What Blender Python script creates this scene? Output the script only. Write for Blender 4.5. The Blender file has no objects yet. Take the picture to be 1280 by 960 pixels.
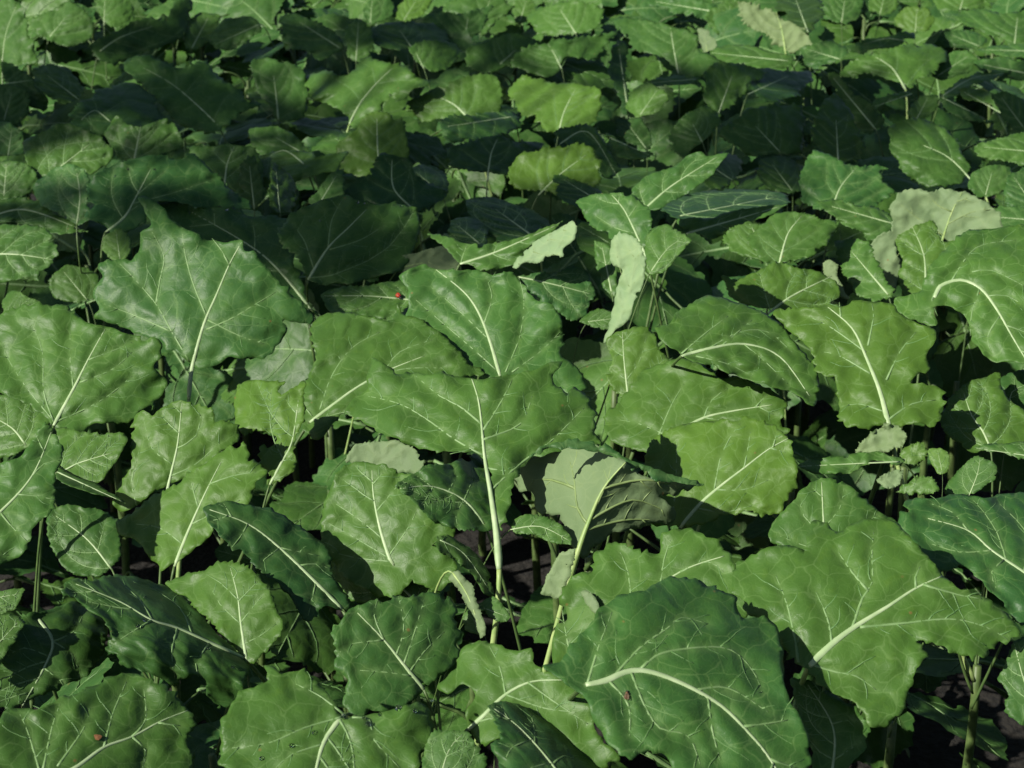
import bpy, bmesh, math, random
import numpy as np
from mathutils import Vector, Matrix, noise
from mathutils.geometry import delaunay_2d_cdt

random.seed(11)
rng = np.random.default_rng(11)
R = math.radians
scene = bpy.context.scene
COL = scene.collection

# ------------------------------------------------------------------ camera
FPX = 2093.0                      # focal length in photograph pixels
PITCH = R(20.2)
CAM = np.array([0.0, 0.0, 1.90])
RIGHT = np.array([1.0, 0.0, 0.0])
FWD = np.array([0.0, math.cos(PITCH), -math.sin(PITCH)])
UPV = np.array([0.0, math.sin(PITCH), math.cos(PITCH)])
cam_data = bpy.data.cameras.new('camera')
cam_data.sensor_width = 36.0
cam_data.lens = 36.0 * FPX / 1280.0
cam_data.clip_end = 2000.0
cam_data.clip_start = 0.05
cam_data.dof.use_dof = True
cam_data.dof.focus_distance = 2.15
cam_data.dof.aperture_fstop = 13.0
cam = bpy.data.objects.new('camera', cam_data)
COL.objects.link(cam)
cam.location = CAM
cam.rotation_euler = (math.pi / 2 - PITCH, 0, 0)
scene.camera = cam

# ------------------------------------------------------------------ sky, sun, exposure
SUN_EL, SUN_AZ = R(34), R(-55)    # azimuth measured from "towards the camera", negative = left
SUN = np.array([math.sin(SUN_AZ) * math.cos(SUN_EL), -math.cos(SUN_AZ) * math.cos(SUN_EL), math.sin(SUN_EL)])
world = bpy.data.worlds.new('World')
scene.world = world
world.use_nodes = True
wn = world.node_tree
bg = wn.nodes['Background']
sky = wn.nodes.new('ShaderNodeTexSky')
sky.sky_type = 'NISHITA'
sky.sun_disc = False
sky.sun_elevation = SUN_EL
sky.sun_rotation = math.atan2(SUN[0], SUN[1])
wn.links.new(sky.outputs[0], bg.inputs[0])
bg.inputs[1].default_value = 0.05
sun_data = bpy.data.lights.new('sun', 'SUN')
sun_data.energy = 5.0
sun_data.angle = R(0.53)
sun_data.color = (1.0, 0.95, 0.86)
sun = bpy.data.objects.new('sun', sun_data)
COL.objects.link(sun)
sun.rotation_euler = Vector(SUN).to_track_quat('Z', 'Y').to_euler()
sun.location = (-6, -5, 8)
scene.view_settings.view_transform = 'Standard'
scene.view_settings.look = 'None'
scene.view_settings.exposure = 0.60
scene.view_settings.gamma = 1.0

# ------------------------------------------------------------------ materials
def new_mat(name):
    m = bpy.data.materials.new(name)
    m.use_nodes = True
    m.node_tree.nodes.clear()
    return m, m.node_tree.nodes, m.node_tree.links

def leaf_material(name, c_dark, c_light, c_yellow, vein_c, rough, transl, t_col, bump_sign):
    m, N, K = new_mat(name)
    out = N.new('ShaderNodeOutputMaterial')
    uv = N.new('ShaderNodeUVMap'); uv.uv_map = 'leaf'
    oi = N.new('ShaderNodeObjectInfo')
    sepc = N.new('ShaderNodeSeparateColor'); K.new(oi.outputs['Color'], sepc.inputs[0])
    off = N.new('ShaderNodeVectorMath'); off.operation = 'MULTIPLY_ADD'
    comb = N.new('ShaderNodeCombineXYZ')
    K.new(oi.outputs['Random'], comb.inputs[2])
    K.new(comb.outputs[0], off.inputs[0]); off.inputs[1].default_value = (0, 0, 7.0)
    K.new(uv.outputs[0], off.inputs[2])
    # distort the coordinates so the vein net wanders
    nd = N.new('ShaderNodeTexNoise'); nd.inputs['Scale'].default_value = 30; nd.inputs['Detail'].default_value = 2
    K.new(off.outputs[0], nd.inputs['Vector'])
    dis = N.new('ShaderNodeVectorMath'); dis.operation = 'MULTIPLY_ADD'
    K.new(nd.outputs['Color'], dis.inputs[0]); dis.inputs[1].default_value = (.030, .030, 0)
    K.new(off.outputs[0], dis.inputs[2])
    vo = N.new('ShaderNodeTexVoronoi'); vo.feature = 'DISTANCE_TO_EDGE'; vo.inputs['Scale'].default_value = 30; vo.inputs['Randomness'].default_value = 1.0
    K.new(dis.outputs[0], vo.inputs['Vector'])
    vo2 = N.new('ShaderNodeTexVoronoi'); vo2.feature = 'DISTANCE_TO_EDGE'; vo2.inputs['Scale'].default_value = 150
    K.new(dis.outputs[0], vo2.inputs['Vector'])
    def ramp(src, a, b, inv=True):
        r = N.new('ShaderNodeMapRange'); r.interpolation_type = 'SMOOTHSTEP'
        r.inputs['From Min'].default_value = a; r.inputs['From Max'].default_value = b
        r.inputs['To Min'].default_value = 1.0 if inv else 0.0; r.inputs['To Max'].default_value = 0.0 if inv else 1.0
        K.new(src, r.inputs['Value']); return r.outputs[0]
    net = ramp(vo.outputs['Distance'], 0.0, 0.030)
    net2 = ramp(vo2.outputs['Distance'], 0.0, 0.10)
    at = N.new('ShaderNodeAttribute'); at.attribute_name = 'vein_distance'
    near = ramp(at.outputs['Fac'], 0.0005, 0.010)
    # blotchy colour
    n1 = N.new('ShaderNodeTexNoise'); n1.inputs['Scale'].default_value = 16; n1.inputs['Detail'].default_value = 4
    K.new(off.outputs[0], n1.inputs['Vector'])
    n2 = N.new('ShaderNodeTexNoise'); n2.inputs['Scale'].default_value = 90; n2.inputs['Detail'].default_value = 3
    K.new(off.outputs[0], n2.inputs['Vector'])
    def mix(a, b, f, blend='MIX'):
        x = N.new('ShaderNodeMix'); x.data_type = 'RGBA'; x.blend_type = blend
        for s, v in ((x.inputs[6], a), (x.inputs[7], b), (x.inputs[0], f)):
            if isinstance(v, tuple): s.default_value = v
            elif isinstance(v, float): s.default_value = v
            else: K.new(v, s)
        return x.outputs[2]
    def mul(a, k):
        x = N.new('ShaderNodeMath'); x.operation = 'MULTIPLY'
        if isinstance(a, float): x.inputs[0].default_value = a
        else: K.new(a, x.inputs[0])
        if isinstance(k, float): x.inputs[1].default_value = k
        else: K.new(k, x.inputs[1])
        return x.outputs[0]
    f1 = ramp(n1.outputs['Fac'], 0.30, 0.75, False)
    c = mix(c_dark, c_light, f1)
    f2 = ramp(n2.outputs['Fac'], 0.52, 0.78, False)
    yel = N.new('ShaderNodeMath'); yel.operation = 'ADD'
    K.new(mul(f2, .12), yel.inputs[0]); K.new(mul(sepc.outputs[0], .85), yel.inputs[1])
    c = mix(c, c_yellow, yel.outputs[0])
    c = mix(c, vein_c, mul(net, .30))
    c = mix(c, vein_c, mul(net2, .07))
    c = mix(c, vein_c, mul(near, .22))
    vs = N.new('ShaderNodeTexVoronoi'); vs.feature = 'F1'; vs.inputs['Scale'].default_value = 48
    K.new(off.outputs[0], vs.inputs['Vector'])
    sc = N.new('ShaderNodeSeparateColor'); K.new(vs.outputs['Color'], sc.inputs[0])
    pick = ramp(sc.outputs[0], .93, .935, False)
    spot = mul(ramp(vs.outputs['Distance'], .05, .13), pick)
    c = mix(c, (.16, .11, .035, 1), mul(spot, .75))
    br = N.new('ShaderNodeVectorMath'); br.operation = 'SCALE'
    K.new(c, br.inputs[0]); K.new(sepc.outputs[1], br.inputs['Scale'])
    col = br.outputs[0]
    # bump: cells bulge between the veins
    bh = N.new('ShaderNodeMath'); bh.operation = 'ADD'
    K.new(mul(ramp(vo.outputs['Distance'], 0.0, .35, False), 1.0), bh.inputs[0])
    bh2 = N.new('ShaderNodeMath'); bh2.operation = 'ADD'
    K.new(mul(net2, -.10), bh2.inputs[0]); K.new(mul(n2.outputs['Fac'], .5), bh2.inputs[1])
    K.new(bh2.outputs[0], bh.inputs[1])
    bump = N.new('ShaderNodeBump'); bump.inputs['Strength'].default_value = .35
    bump.inputs['Distance'].default_value = .0024 * bump_sign
    K.new(bh.outputs[0], bump.inputs['Height'])
    p = N.new('ShaderNodeBsdfPrincipled')
    K.new(col, p.inputs['Base Color'])
    p.inputs['Roughness'].default_value = rough
    p.inputs['Specular IOR Level'].default_value = .21
    rr = N.new('ShaderNodeMapRange'); rr.inputs['To Min'].default_value = rough - .10; rr.inputs['To Max'].default_value = rough + .12
    K.new(n1.outputs['Fac'], rr.inputs['Value']); K.new(rr.outputs[0], p.inputs['Roughness'])
    K.new(bump.outputs[0], p.inputs['Normal'])
    t = N.new('ShaderNodeBsdfTranslucent')
    tc = mix(col, t_col, .55)
    K.new(tc, t.inputs['Color'])
    ms = N.new('ShaderNodeMixShader'); ms.inputs[0].default_value = transl
    K.new(p.outputs[0], ms.inputs[1]); K.new(t.outputs[0], ms.inputs[2])
    K.new(ms.outputs[0], out.inputs[0])
    return m

M_UP = leaf_material('leaf_upper', (.023, .077, .020, 1), (.036, .104, .022, 1), (.100, .182, .014, 1), (.14, .235, .075, 1), .46, .11, (.13, .22, .025, 1), 1)
M_DN = leaf_material('leaf_underside', (.105, .168, .080, 1), (.135, .202, .098, 1), (.180, .240, .075, 1), (.18, .245, .115, 1), .62, .11, (.15, .24, .03, 1), -1)

def stalk_material(name, a, b, rough):
    m, N, K = new_mat(name)
    out = N.new('ShaderNodeOutputMaterial')
    tc = N.new('ShaderNodeTexCoord')
    n = N.new('ShaderNodeTexNoise'); n.inputs['Scale'].default_value = 60; n.inputs['Detail'].default_value = 4
    K.new(tc.outputs['Object'], n.inputs['Vector'])
    r = N.new('ShaderNodeValToRGB'); r.color_ramp.elements[0].position = .35; r.color_ramp.elements[1].position = .7
    r.color_ramp.elements[0].color = a; r.color_ramp.elements[1].color = b
    K.new(n.outputs['Fac'], r.inputs[0])
    p = N.new('ShaderNodeBsdfPrincipled'); p.inputs['Roughness'].default_value = rough
    p.inputs['Specular IOR Level'].default_value = .35
    K.new(r.outputs[0], p.inputs['Base Color']); K.new(p.outputs[0], out.inputs[0])
    return m
M_RIB = stalk_material('midrib_pale', (.25, .35, .17, 1), (.34, .43, .24, 1), .45)
M_VEIN = stalk_material('side_vein_pale', (.115, .205, .070, 1), (.165, .265, .105, 1), .5)
M_FINE = stalk_material('fine_vein_pale', (.065, .145, .040, 1), (.10, .19, .060, 1), .5)
M_PET = stalk_material('petiole_green', (.17, .27, .075, 1), (.30, .38, .14, 1), .45)
M_PETD = stalk_material('petiole_dark_green', (.045, .085, .022, 1), (.085, .14, .04, 1), .5)
M_STEM = stalk_material('stem_green', (.05, .085, .022, 1), (.09, .135, .04, 1), .5)
M_DARKVEIN = stalk_material('underside_vein', (.13, .19, .065, 1), (.18, .25, .09, 1), .5)
# ------------------------------------------------------------------ geometry helpers
def ray(px, py):
    d = FWD + RIGHT * ((px - 640.0) / FPX) + UPV * ((480.0 - py) / FPX)
    return d / np.linalg.norm(d)

def pts(s):
    return np.array([[float(a) for a in w.split(',')] for w in s.split()])

def catmull(P, n, closed):
    P = np.asarray(P, float); m = len(P); out = []
    rngi = range(m) if closed else range(m - 1)
    for i in rngi:
        if closed:
            a, b, c, d = P[(i - 1) % m], P[i], P[(i + 1) % m], P[(i + 2) % m]
        else:
            a, b, c, d = P[max(i - 1, 0)], P[i], P[i + 1], P[min(i + 2, m - 1)]
        k = max(1, int(n(np.linalg.norm(c - b))))
        for j in range(k):
            t = j / k
            out.append(.5 * ((2 * b) + (c - a) * t + (2 * a - 5 * b + 4 * c - d) * t * t + (3 * b - a - 3 * c + d) * t ** 3))
    if not closed: out.append(P[-1])
    return np.array(out)

def inside(Q, poly):
    x, y = Q[:, 0], Q[:, 1]
    r = np.zeros(len(Q), bool)
    x1, y1 = poly[:, 0], poly[:, 1]
    x2, y2 = np.roll(x1, -1), np.roll(y1, -1)
    for a, b, c, d in zip(x1, y1, x2, y2):
        if b == d: continue
        hit = ((b > y) != (d > y)) & (x < (c - a) * (y - b) / (d - b) + a)
        r ^= hit
    return r

def mindist(Q, S):
    out = np.empty(len(Q))
    for i in range(0, len(Q), 2000):
        q = Q[i:i + 2000]
        out[i:i + 2000] = np.sqrt(((q[:, None, :] - S[None, :, :]) ** 2).sum(2).min(1))
    return out

def link(name, me, parent=None):
    o = bpy.data.objects.new(name, me)
    COL.objects.link(o)
    if parent: o.parent = parent
    return o

def tube_mesh(paths, mat, seg=6, mat2=None, flat=None):
    """paths: list of (points Nx3, radii N); one mesh"""
    V, F, MI = [], [], []
    for pi, (P, rad) in enumerate(paths):
        P = np.asarray(P, float); n = len(P)
        if n < 2: continue
        T = np.gradient(P, axis=0)
        T /= np.linalg.norm(T, axis=1)[:, None] + 1e-9
        ref = np.array([0, 0, 1.0]) if abs(T[0][2]) < .85 else np.array([0, 1.0, 0])
        base = len(V)
        for i in range(n):
            a = np.cross(T[i], ref if flat is None else flat); a /= np.linalg.norm(a) + 1e-9
            b = np.cross(a, T[i]) * (1.0 if flat is None else .55)
            for k in range(seg):
                th = 2 * math.pi * k / seg
                V.append(P[i] + rad[i] * (math.cos(th) * a + math.sin(th) * b))
        for i in range(n - 1):
            for k in range(seg):
                k2 = (k + 1) % seg
                F.append((base + i * seg + k, base + i * seg + k2, base + (i + 1) * seg + k2, base + (i + 1) * seg + k))
        F.append(tuple(base + k for k in range(seg))[::-1])
        F.append(tuple(base + (n - 1) * seg + k for k in range(seg)))
        MI += [min(pi, 1) if mat2 else 0] * (len(F) - len(MI))
    me = bpy.data.meshes.new('tube')
    me.from_pydata([tuple(v) for v in V], [], F)
    me.polygons.foreach_set('use_smooth', [True] * len(F))
    me.materials.append(mat)
    if mat2:
        me.materials.append(mat2); me.polygons.foreach_set('material_index', MI)
    return me

def bezier(a, b, c, d, n=14):
    t = np.linspace(0, 1, n)[:, None]
    return (1 - t) ** 3 * a + 3 * (1 - t) ** 2 * t * b + 3 * (1 - t) * t * t * c + t ** 3 * d

def auto_sides(out2, mid2, L, count, rnd):
    """side veins of one leaf in its own plane, each a list of polylines (main run first, then branches)"""
    res = []
    seglen = np.r_[0, np.cumsum(np.linalg.norm(np.diff(mid2, axis=0), axis=1))]
    tot = seglen[-1]
    fr = np.linspace(.03, .86, count)
    for side in (1, -1):
        for f in fr:
            f = min(.93, max(.01, f + rnd.uniform(-.04, .04)))
            p = np.array([np.interp(f * tot, seglen, mid2[:, 0]), np.interp(f * tot, seglen, mid2[:, 1])])
            q = np.array([np.interp(min(1, f + .06) * tot, seglen, mid2[:, 0]), np.interp(min(1, f + .06) * tot, seglen, mid2[:, 1])])
            t = math.atan2(*(q - p)[::-1])
            ang = t + side * R(rnd.uniform(58, 70) - 22 * f)
            st = L * .035
            line = [p.copy()]; bend = -side * R(rnd.uniform(1.0, 4.0))
            for k in range(40):
                p = p + st * np.array([math.cos(ang), math.sin(ang)])
                ang += bend + R(rnd.uniform(-5, 5))
                if not inside(p[None], out2)[0]: break
                line.append(p.copy())
            if len(line) > 4: line = line[:-1]
            if len(line) < 4: continue
            lines = [np.array(line)]
            n = len(line)
            for k in range(2, n - 1, 2):
                for s2 in ((1, -1) if rnd.random() < .5 else (rnd.choice((1, -1)),)):
                    b0 = np.array(line[k]); dv = b0 - np.array(line[k - 1])
                    a2 = math.atan2(dv[1], dv[0]) + s2 * R(rnd.uniform(40, 62))
                    bl = [b0]; pp = b0.copy()
                    for j in range(rnd.randint(3, 7)):
                        pp = pp + st * .7 * np.array([math.cos(a2), math.sin(a2)])
                        a2 += R(rnd.uniform(-14, 14)) - s2 * R(3)
                        if not inside(pp[None], out2)[0]: break
                        bl.append(pp.copy())
                    if len(bl) > 2: lines.append(np.array(bl))
            res.append(lines)
    return res

def branches_for(line, out2, L, rnd):
    lines = [line]; st = L * .03
    for k in range(2, len(line) - 1, 2):
        s2 = rnd.choice((1, -1))
        b0 = line[k]; dv = b0 - line[k - 1]
        a2 = math.atan2(dv[1], dv[0]) + s2 * R(rnd.uniform(38, 60))
        bl = [b0]; pp = b0.copy()
        for j in range(rnd.randint(3, 7)):
            pp = pp + st * .8 * np.array([math.cos(a2), math.sin(a2)])
            a2 += R(rnd.uniform(-14, 14)) - s2 * R(3)
            if not inside(pp[None], out2)[0]: break
            bl.append(pp.copy())
        if len(bl) > 2: lines.append(np.array(bl))
    return lines

def tooth_edge(P2, L, amp, rnd):
    """smooth the outline, then cut small irregular teeth and waves into it"""
    st = L / 120.0
    C = catmull(P2, lambda d: d / st, True)
    Ln = []
    for a, b in zip(P2, np.roll(P2, -1, 0)):
        k = max(1, int(np.linalg.norm(b - a) / st)); Ln += [a + (b - a) * j / k for j in range(k)]
    if len(Ln) == len(C): C = .55 * C + .45 * np.array(Ln)
    n = len(C)
    T = np.roll(C, -1, 0) - np.roll(C, 1, 0)
    Nn = np.stack([T[:, 1], -T[:, 0]], 1); Nn /= np.linalg.norm(Nn, axis=1)[:, None] + 1e-9
    area = .5 * np.sum(P2[:, 0] * np.roll(P2[:, 1], -1) - np.roll(P2[:, 0], -1) * P2[:, 1])
    if area < 0: Nn = -Nn
    off = np.zeros(n)
    i = 0
    while i < n:
        w = rnd.randint(4, 11); a = rnd.uniform(.2, 1.0) ** 1.5 * 1.5 * amp
        for j in range(w):
            if i + j < n:
                x = j / w
                off[i + j] += a * (x / .72 if x < .72 else (1 - x) / .28)
        i += w
    ph = rnd.uniform(0, 100)
    for i in range(n):                                     # some stretches nearly smooth, some coarsely toothed
        off[i] *= max(.15, .75 + 1.5 * noise.noise((C[i][0] / L * 3 + ph, C[i][1] / L * 3, 5.5)))
    for b in range(rnd.choice((0, 1, 1, 2, 3))):           # bites
        c0 = rnd.randrange(n); wd = rnd.randint(3, 7); dp = L * rnd.uniform(.02, .05)
        for j in range(-wd, wd + 1):
            off[(c0 + j) % n] -= dp * math.sqrt(max(0, 1 - (j / wd) ** 2))
    for i in range(n):
        off[i] += amp * (2.2 * noise.noise((C[i][0] / L * 5 + ph, C[i][1] / L * 5, 3.1)) + .8 * noise.noise((C[i][0] / L * 19 + ph, C[i][1] / L * 19, 8.1)))
    return C + Nn * (off - amp * .45)[:, None]

def leaf_geometry(out2, mid2, sides2, L, place, rnd, spacing, quilt, wav, fold, cup, droop, ruffle):
    """plane coordinates -> blade mesh arrays; `place(q, delta)` puts a plane point with normal offset into 3D"""
    edge = tooth_edge(out2, L, L * ruffle, rnd)
    lo, hi = edge.min(0), edge.max(0)
    s = spacing
    gx = np.arange(lo[0], hi[0], s); gy = np.arange(lo[1], hi[1], s * .866)
    G = []
    for j, y in enumerate(gy):
        G.append(np.stack([gx + (s * .5 if j % 2 else 0), np.full(len(gx), y)], 1))
    G = np.concatenate(G)
    G = G + (rng.random(G.shape) - .5) * s * .25
    G = G[inside(G, edge)]
    if len(G): G = G[mindist(G, edge) > s * .55]
    n = len(edge)
    VP = [catmull(mid2, lambda d: d / s, False)] + [catmull(ls[0], lambda d: d / s, False) for ls in sides2]
    VP = np.concatenate(VP); VP = VP[inside(VP, edge)]
    if len(VP): VP = VP[mindist(VP, edge) > s * .4]
    if len(VP) and len(G): G = G[mindist(G, VP) > s * .5]
    parts = [edge] + ([VP] if len(VP) else []) + ([G] if len(G) else [])
    allv = [Vector(v) for v in np.concatenate(parts)]
    vs, es, fs, *_ = delaunay_2d_cdt(allv, [], [list(range(n))], 1, 1e-6)
    Q = np.array([[v.x, v.y] for v in vs])
    F = [tuple(f) for f in fs]
    S = [catmull(mid2, lambda d: d / (s * .7), False)]
    minor = []
    for lines in sides2:
        S.append(catmull(lines[0], lambda d: d / (s * .7), False))
        for b in lines[1:]: minor.append(catmull(b, lambda d: d / (s * .9), False))
    SA = np.concatenate(S); SM = np.concatenate(minor) if minor else SA
    dv = mindist(Q, SA)
    dm_all = lambda q: mindist(q, S[0])
    ax = mid2[-1] - mid2[0]; ln = np.linalg.norm(ax) + 1e-9; ax = ax / ln
    seed = rnd.uniform(0, 500)
    def low(q):
        q = np.atleast_2d(q)
        dm = dm_all(q); u = ((q - mid2[0]) @ ax) / L
        d = fold * dm - cup * dm * dm / L - droop * L * np.clip(u - .15, 0, 2) ** 2
        w = np.array([noise.noise((a / L * 2.3 + seed, b / L * 2.3, 1.7)) + .5 * noise.noise((a / L * 6 + seed, b / L * 6, 9.7)) for a, b in q])
        de = mindist(q, edge)
        rf_ = np.array([noise.noise((a / L * 9 + seed, b / L * 9, 6.1)) for a, b in q])
        return d + wav * L * (w * (.35 + np.clip(dm / (.35 * L), 0, 1)) + 1.1 * rf_ * np.clip(1 - de / (.16 * L), 0, 1))
    def full(q):
        q = np.atleast_2d(q)
        dq = mindist(q, SA); dn = mindist(q, SM)
        fine = quilt * L * (np.sin(np.clip(dq / (.11 * L), 0, 1) * 1.5708) * 1.0 + np.sin(np.clip(dn / (.045 * L), 0, 1) * 1.5708) * .30)
        jit = np.array([noise.noise((a / L * 14 + seed, b / L * 14, 4.2)) for a, b in q])
        return low(q) + fine * (1 + .4 * jit)
    delta = full(Q)
    return edge, Q, F, dv, delta, full, place(Q, delta)

def blade_mesh(V, F, Q, dv, mats, flip):
    me = bpy.data.meshes.new('blade')
    if flip: F = [f[::-1] for f in F]
    me.from_pydata([tuple(v) for v in V], [], F)
    me.polygons.foreach_set('use_smooth', [True] * len(F))
    uvl = me.uv_layers.new(name='leaf')
    li = np.empty(len(me.loops), np.int32); me.loops.foreach_get('vertex_index', li)
    uvl.data.foreach_set('uv', Q[li].astype(np.float32).ravel())
    a = me.attributes.new('vein_distance', 'FLOAT', 'POINT')
    a.data.foreach_set('value', dv.astype(np.float32))
    for m in mats: me.materials.append(m)
    return me

def thicken(o, t=.0006):
    md = o.modifiers.new('thickness', 'SOLIDIFY')
    md.thickness = t; md.offset = -1; md.material_offset = 1; md.use_rim = True
# ------------------------------------------------------------------ the leaves that can be told apart
# each: outline and midrib as seen along rays of the photograph, the tilt of the leaf from horizontal, the way it
# faces (0 = to the camera, -90 = left, 90 = right), height of its middle above the ground
LEAVES = []
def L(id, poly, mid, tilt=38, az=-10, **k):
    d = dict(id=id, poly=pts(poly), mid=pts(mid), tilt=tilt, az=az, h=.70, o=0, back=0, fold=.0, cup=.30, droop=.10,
             y=.20, b=1.0, sides=[], q=1.0, rag=0, attach=None, stalk=1, wav=.036, quilt=.020, ruffle=.016, rib=1.0)  # b scales leaf colour; low values paint shade into the dim leaves
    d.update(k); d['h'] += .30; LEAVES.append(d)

# --- front row
L('front_left', '5,890 30,885 70,875 115,850 150,835 175,838 210,860 238,888 244,900 242,930 241,960 235,1000 150,1030 50,1020 -30,990 -40,940 -10,910',
  '30,1000 60,978 97,958 130,934 165,921 200,902 235,888', 30, 35, sides=['54,962 65,910 75,880', '72,958 105,910 112,885', '130,934 140,895 158,852', '50,965 35,915 25,893', '165,921 182,938 178,960', '165,921 182,900 180,862'], b=.95, y=0.15)
L('left_curled', '28,772 60,760 95,750 115,765 130,775 133,800 120,830 105,848 85,855 50,872 20,886 0,888 -30,880 -40,840 -20,800 5,785',
  '48,774 66,802 55,835 28,882', 28, 55, sides=['66,802 90,818 100,845', '66,802 92,790 105,765', '55,835 75,850 80,858', '60,820 30,810 10,820'], cup=.5, b=.9)
L('left_edge_low', '-30,775 8,767 22,770 31,778 20,800 8,815 2,830 -20,850 -40,800', '-30,835 0,802 25,775', 30, 20, o=70, b=.9)
L('left_edge_high', '-30,740 0,738 30,735 25,750 18,762 0,767 -30,770', '-30,752 25,742', 35, -10)
L('blue_drooping', '85,722 110,722 150,720 185,725 215,735 235,748 262,780 280,800 305,823 312,845 302,868 288,885 275,882 262,870 258,855 250,848 230,852 219,860 200,848 180,838 165,836 150,833 145,818 138,815 137,790 128,772 115,765 100,750 85,745 75,752',
  '305,822 262,803 222,785 190,775 150,752 95,730', 33, 98, sides=['262,803 245,830 248,846', '222,785 215,815 219,850', '190,775 165,790 142,805', '240,793 225,760 190,735', '190,775 175,750 150,728'], fold=-.10, cup=.4, b=.85, y=.0, quilt=.022)
L('left_mid_bright', '205,727 230,718 255,712 280,703 295,702 315,712 332,728 345,755 352,787 340,805 320,825 308,830 303,822 280,800 255,770 235,748 215,738',
  '308,826 301,780 297,745 288,710', 42, -20, sides=['301,778 325,748 336,735', '304,805 325,795 345,780', '301,780 275,755 262,730', '298,750 275,728 258,718'], o=-60, y=0.36)
L('front_dewy', '270,960 275,900 285,885 300,862 318,855 336,850 330,832 340,833 352,842 375,838 383,835 400,855 420,880 430,893 480,890 520,880 535,885 545,910 540,930 528,945 526,965 520,1000 440,1030 330,1020 280,1000',
  '430,893 420,905 405,928 395,962 385,1015', 30, 14, sides=['428,896 380,910 338,928 290,935', '404,930 365,943 345,960', '440,897 462,900 468,925 500,960', '430,893 400,870 370,855'], h=.72)
L('front_middle', '437,760 455,752 480,745 495,742 515,745 535,741 560,743 566,750 569,762 562,772 575,795 570,805 575,815 567,830 550,850 545,855 520,875 500,885 480,888 462,885 450,895 440,893 425,880 430,860 433,850 420,835 422,820 421,808 418,798 414,790 430,775',
  '530,862 508,835 480,800 447,766', 42, 28, sides=['515,845 480,840 450,838', '495,820 505,785 498,745', '480,800 440,805 425,815', '480,800 468,770 472,750', '512,840 530,815 555,790', '505,830 520,785 530,750'], o=-20, b=.95)
L('front_centre', '575,810 590,802 610,802 630,808 640,810 665,812 667,830 678,842 700,845 720,855 738,885 745,910 765,935 772,950 760,965 740,1000 690,1000 640,960 625,930 605,935 590,930 585,915 583,890 590,870 580,855 560,865 550,858 570,835',
  '585,912 603,896 632,868 665,852 705,850', 40, -20, sides=['595,903 612,898 640,905', '632,868 625,835 612,808', '632,868 680,885 720,890', '660,853 690,875 735,905'], y=0.36)
L('front_small', '530,940 535,922 548,914 585,914 595,930 608,945 608,965 600,1000 530,1000 527,960', '545,995 560,940 578,918', 38, -10, o=40)
L('front_dark', '611,882 625,878 650,880 665,888 690,905 720,930 745,952 760,975 740,1020 660,1030 630,990 622,955 612,935 625,920 624,910',
  '730,1015 690,955 650,910 618,886', 30, 92, sides=['690,955 665,960 645,985', '665,925 640,935 630,955', '690,955 705,945 735,955'], o=40, b=.8, cup=.5, y=0, quilt=.022)
L('big_arched', '675,832 700,828 720,800 745,775 752,762 780,745 800,735 825,725 850,722 875,722 900,735 920,748 926,770 945,773 955,770 970,790 978,830 985,855 1000,885 1012,915 1014,960 1005,1000 940,1020 880,1000 835,962 830,950 810,940 800,945 790,950 775,945 762,930 755,918 745,910 738,885 725,870 700,852',
  '732,856 757,851 780,841 800,838 830,845 870,863 905,885 935,915 960,945 990,995', 30, 14,
  sides=['800,837 820,820 850,812 900,809 925,820 945,845 952,865', '765,848 800,810 835,785 852,772 885,780', '789,840 805,880 825,910 860,920 875,955', '885,872 890,910 900,950', '735,853 748,810 765,765', '930,908 955,905 985,900', '870,863 910,860 960,890', '760,850 785,880 787,920'], cup=.55, droop=.22, o=30, h=.76, rib=1.15, y=0.17)
L('behind_arched', '716,718 742,712 745,692 768,674 785,682 800,690 823,690 828,668 845,661 870,663 895,678 918,700 928,712 935,760 900,800 820,830 740,850 695,835 690,800 692,780 700,760 705,735',
  '720,840 755,800 790,760 850,715 905,695', 40, -25, sides=['790,760 785,715 775,690', '790,760 840,755 880,745', '825,735 830,700 838,675', '850,715 885,702 905,715'], y=0.38)
L('big_right', '908,740 925,705 945,690 962,682 985,680 1008,690 1012,665 1018,655 1035,652 1045,660 1062,650 1090,648 1120,650 1140,670 1160,700 1182,720 1210,735 1230,740 1250,760 1265,780 1272,790 1262,800 1240,808 1235,818 1200,820 1185,815 1180,808 1165,803 1144,800 1156,820 1142,835 1142,860 1135,885 1110,900 1107,908 1090,905 1075,885 1055,875 1020,850 1005,835 995,820 975,805 960,780 940,770 925,750',
  '1012,832 1040,805 1068,784 1110,758 1145,735 1178,720', 36, -8,
  sides=['1065,786 1078,748 1090,728 1090,690 1092,665', '1075,784 1120,780 1190,774 1235,785 1260,800', '1015,831 1045,840 1070,845 1095,862', '998,828 990,780 982,750 970,720', '1145,735 1144,722 1150,708', '1085,738 1065,715 1048,690', '1040,805 1035,775 1020,740'], h=.74, rib=1.3, quilt=.020, y=0.3)
L('flap_right', '1137,780 1143,775 1150,780 1165,790 1175,803 1180,812 1160,805 1144,800 1138,795', '1140,785 1178,810', 60, -30, back=1, o=60, h=.76, q=.6, ruffle=.004, rag=1, wav=.014)
L('under_right', '988,850 1000,848 1015,850 1040,865 1070,885 1090,910 1083,925 1085,935 1070,950 1058,965 1040,1000 1015,1000 1016,950 1005,900 992,870', '1030,1000 1042,950 1040,905 1010,856', 42, -20, o=-140, sides=['1042,950 1065,935 1080,925', '1040,905 1060,900 1075,905', '1042,950 1025,940 1012,925'], h=.66)
L('right_corner', '1268,800 1290,795 1310,830 1300,880 1282,908 1270,900 1258,890 1254,875 1260,870 1255,855 1246,848 1258,825', '1300,900 1280,850 1268,805', 45, -10, o=20)
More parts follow.
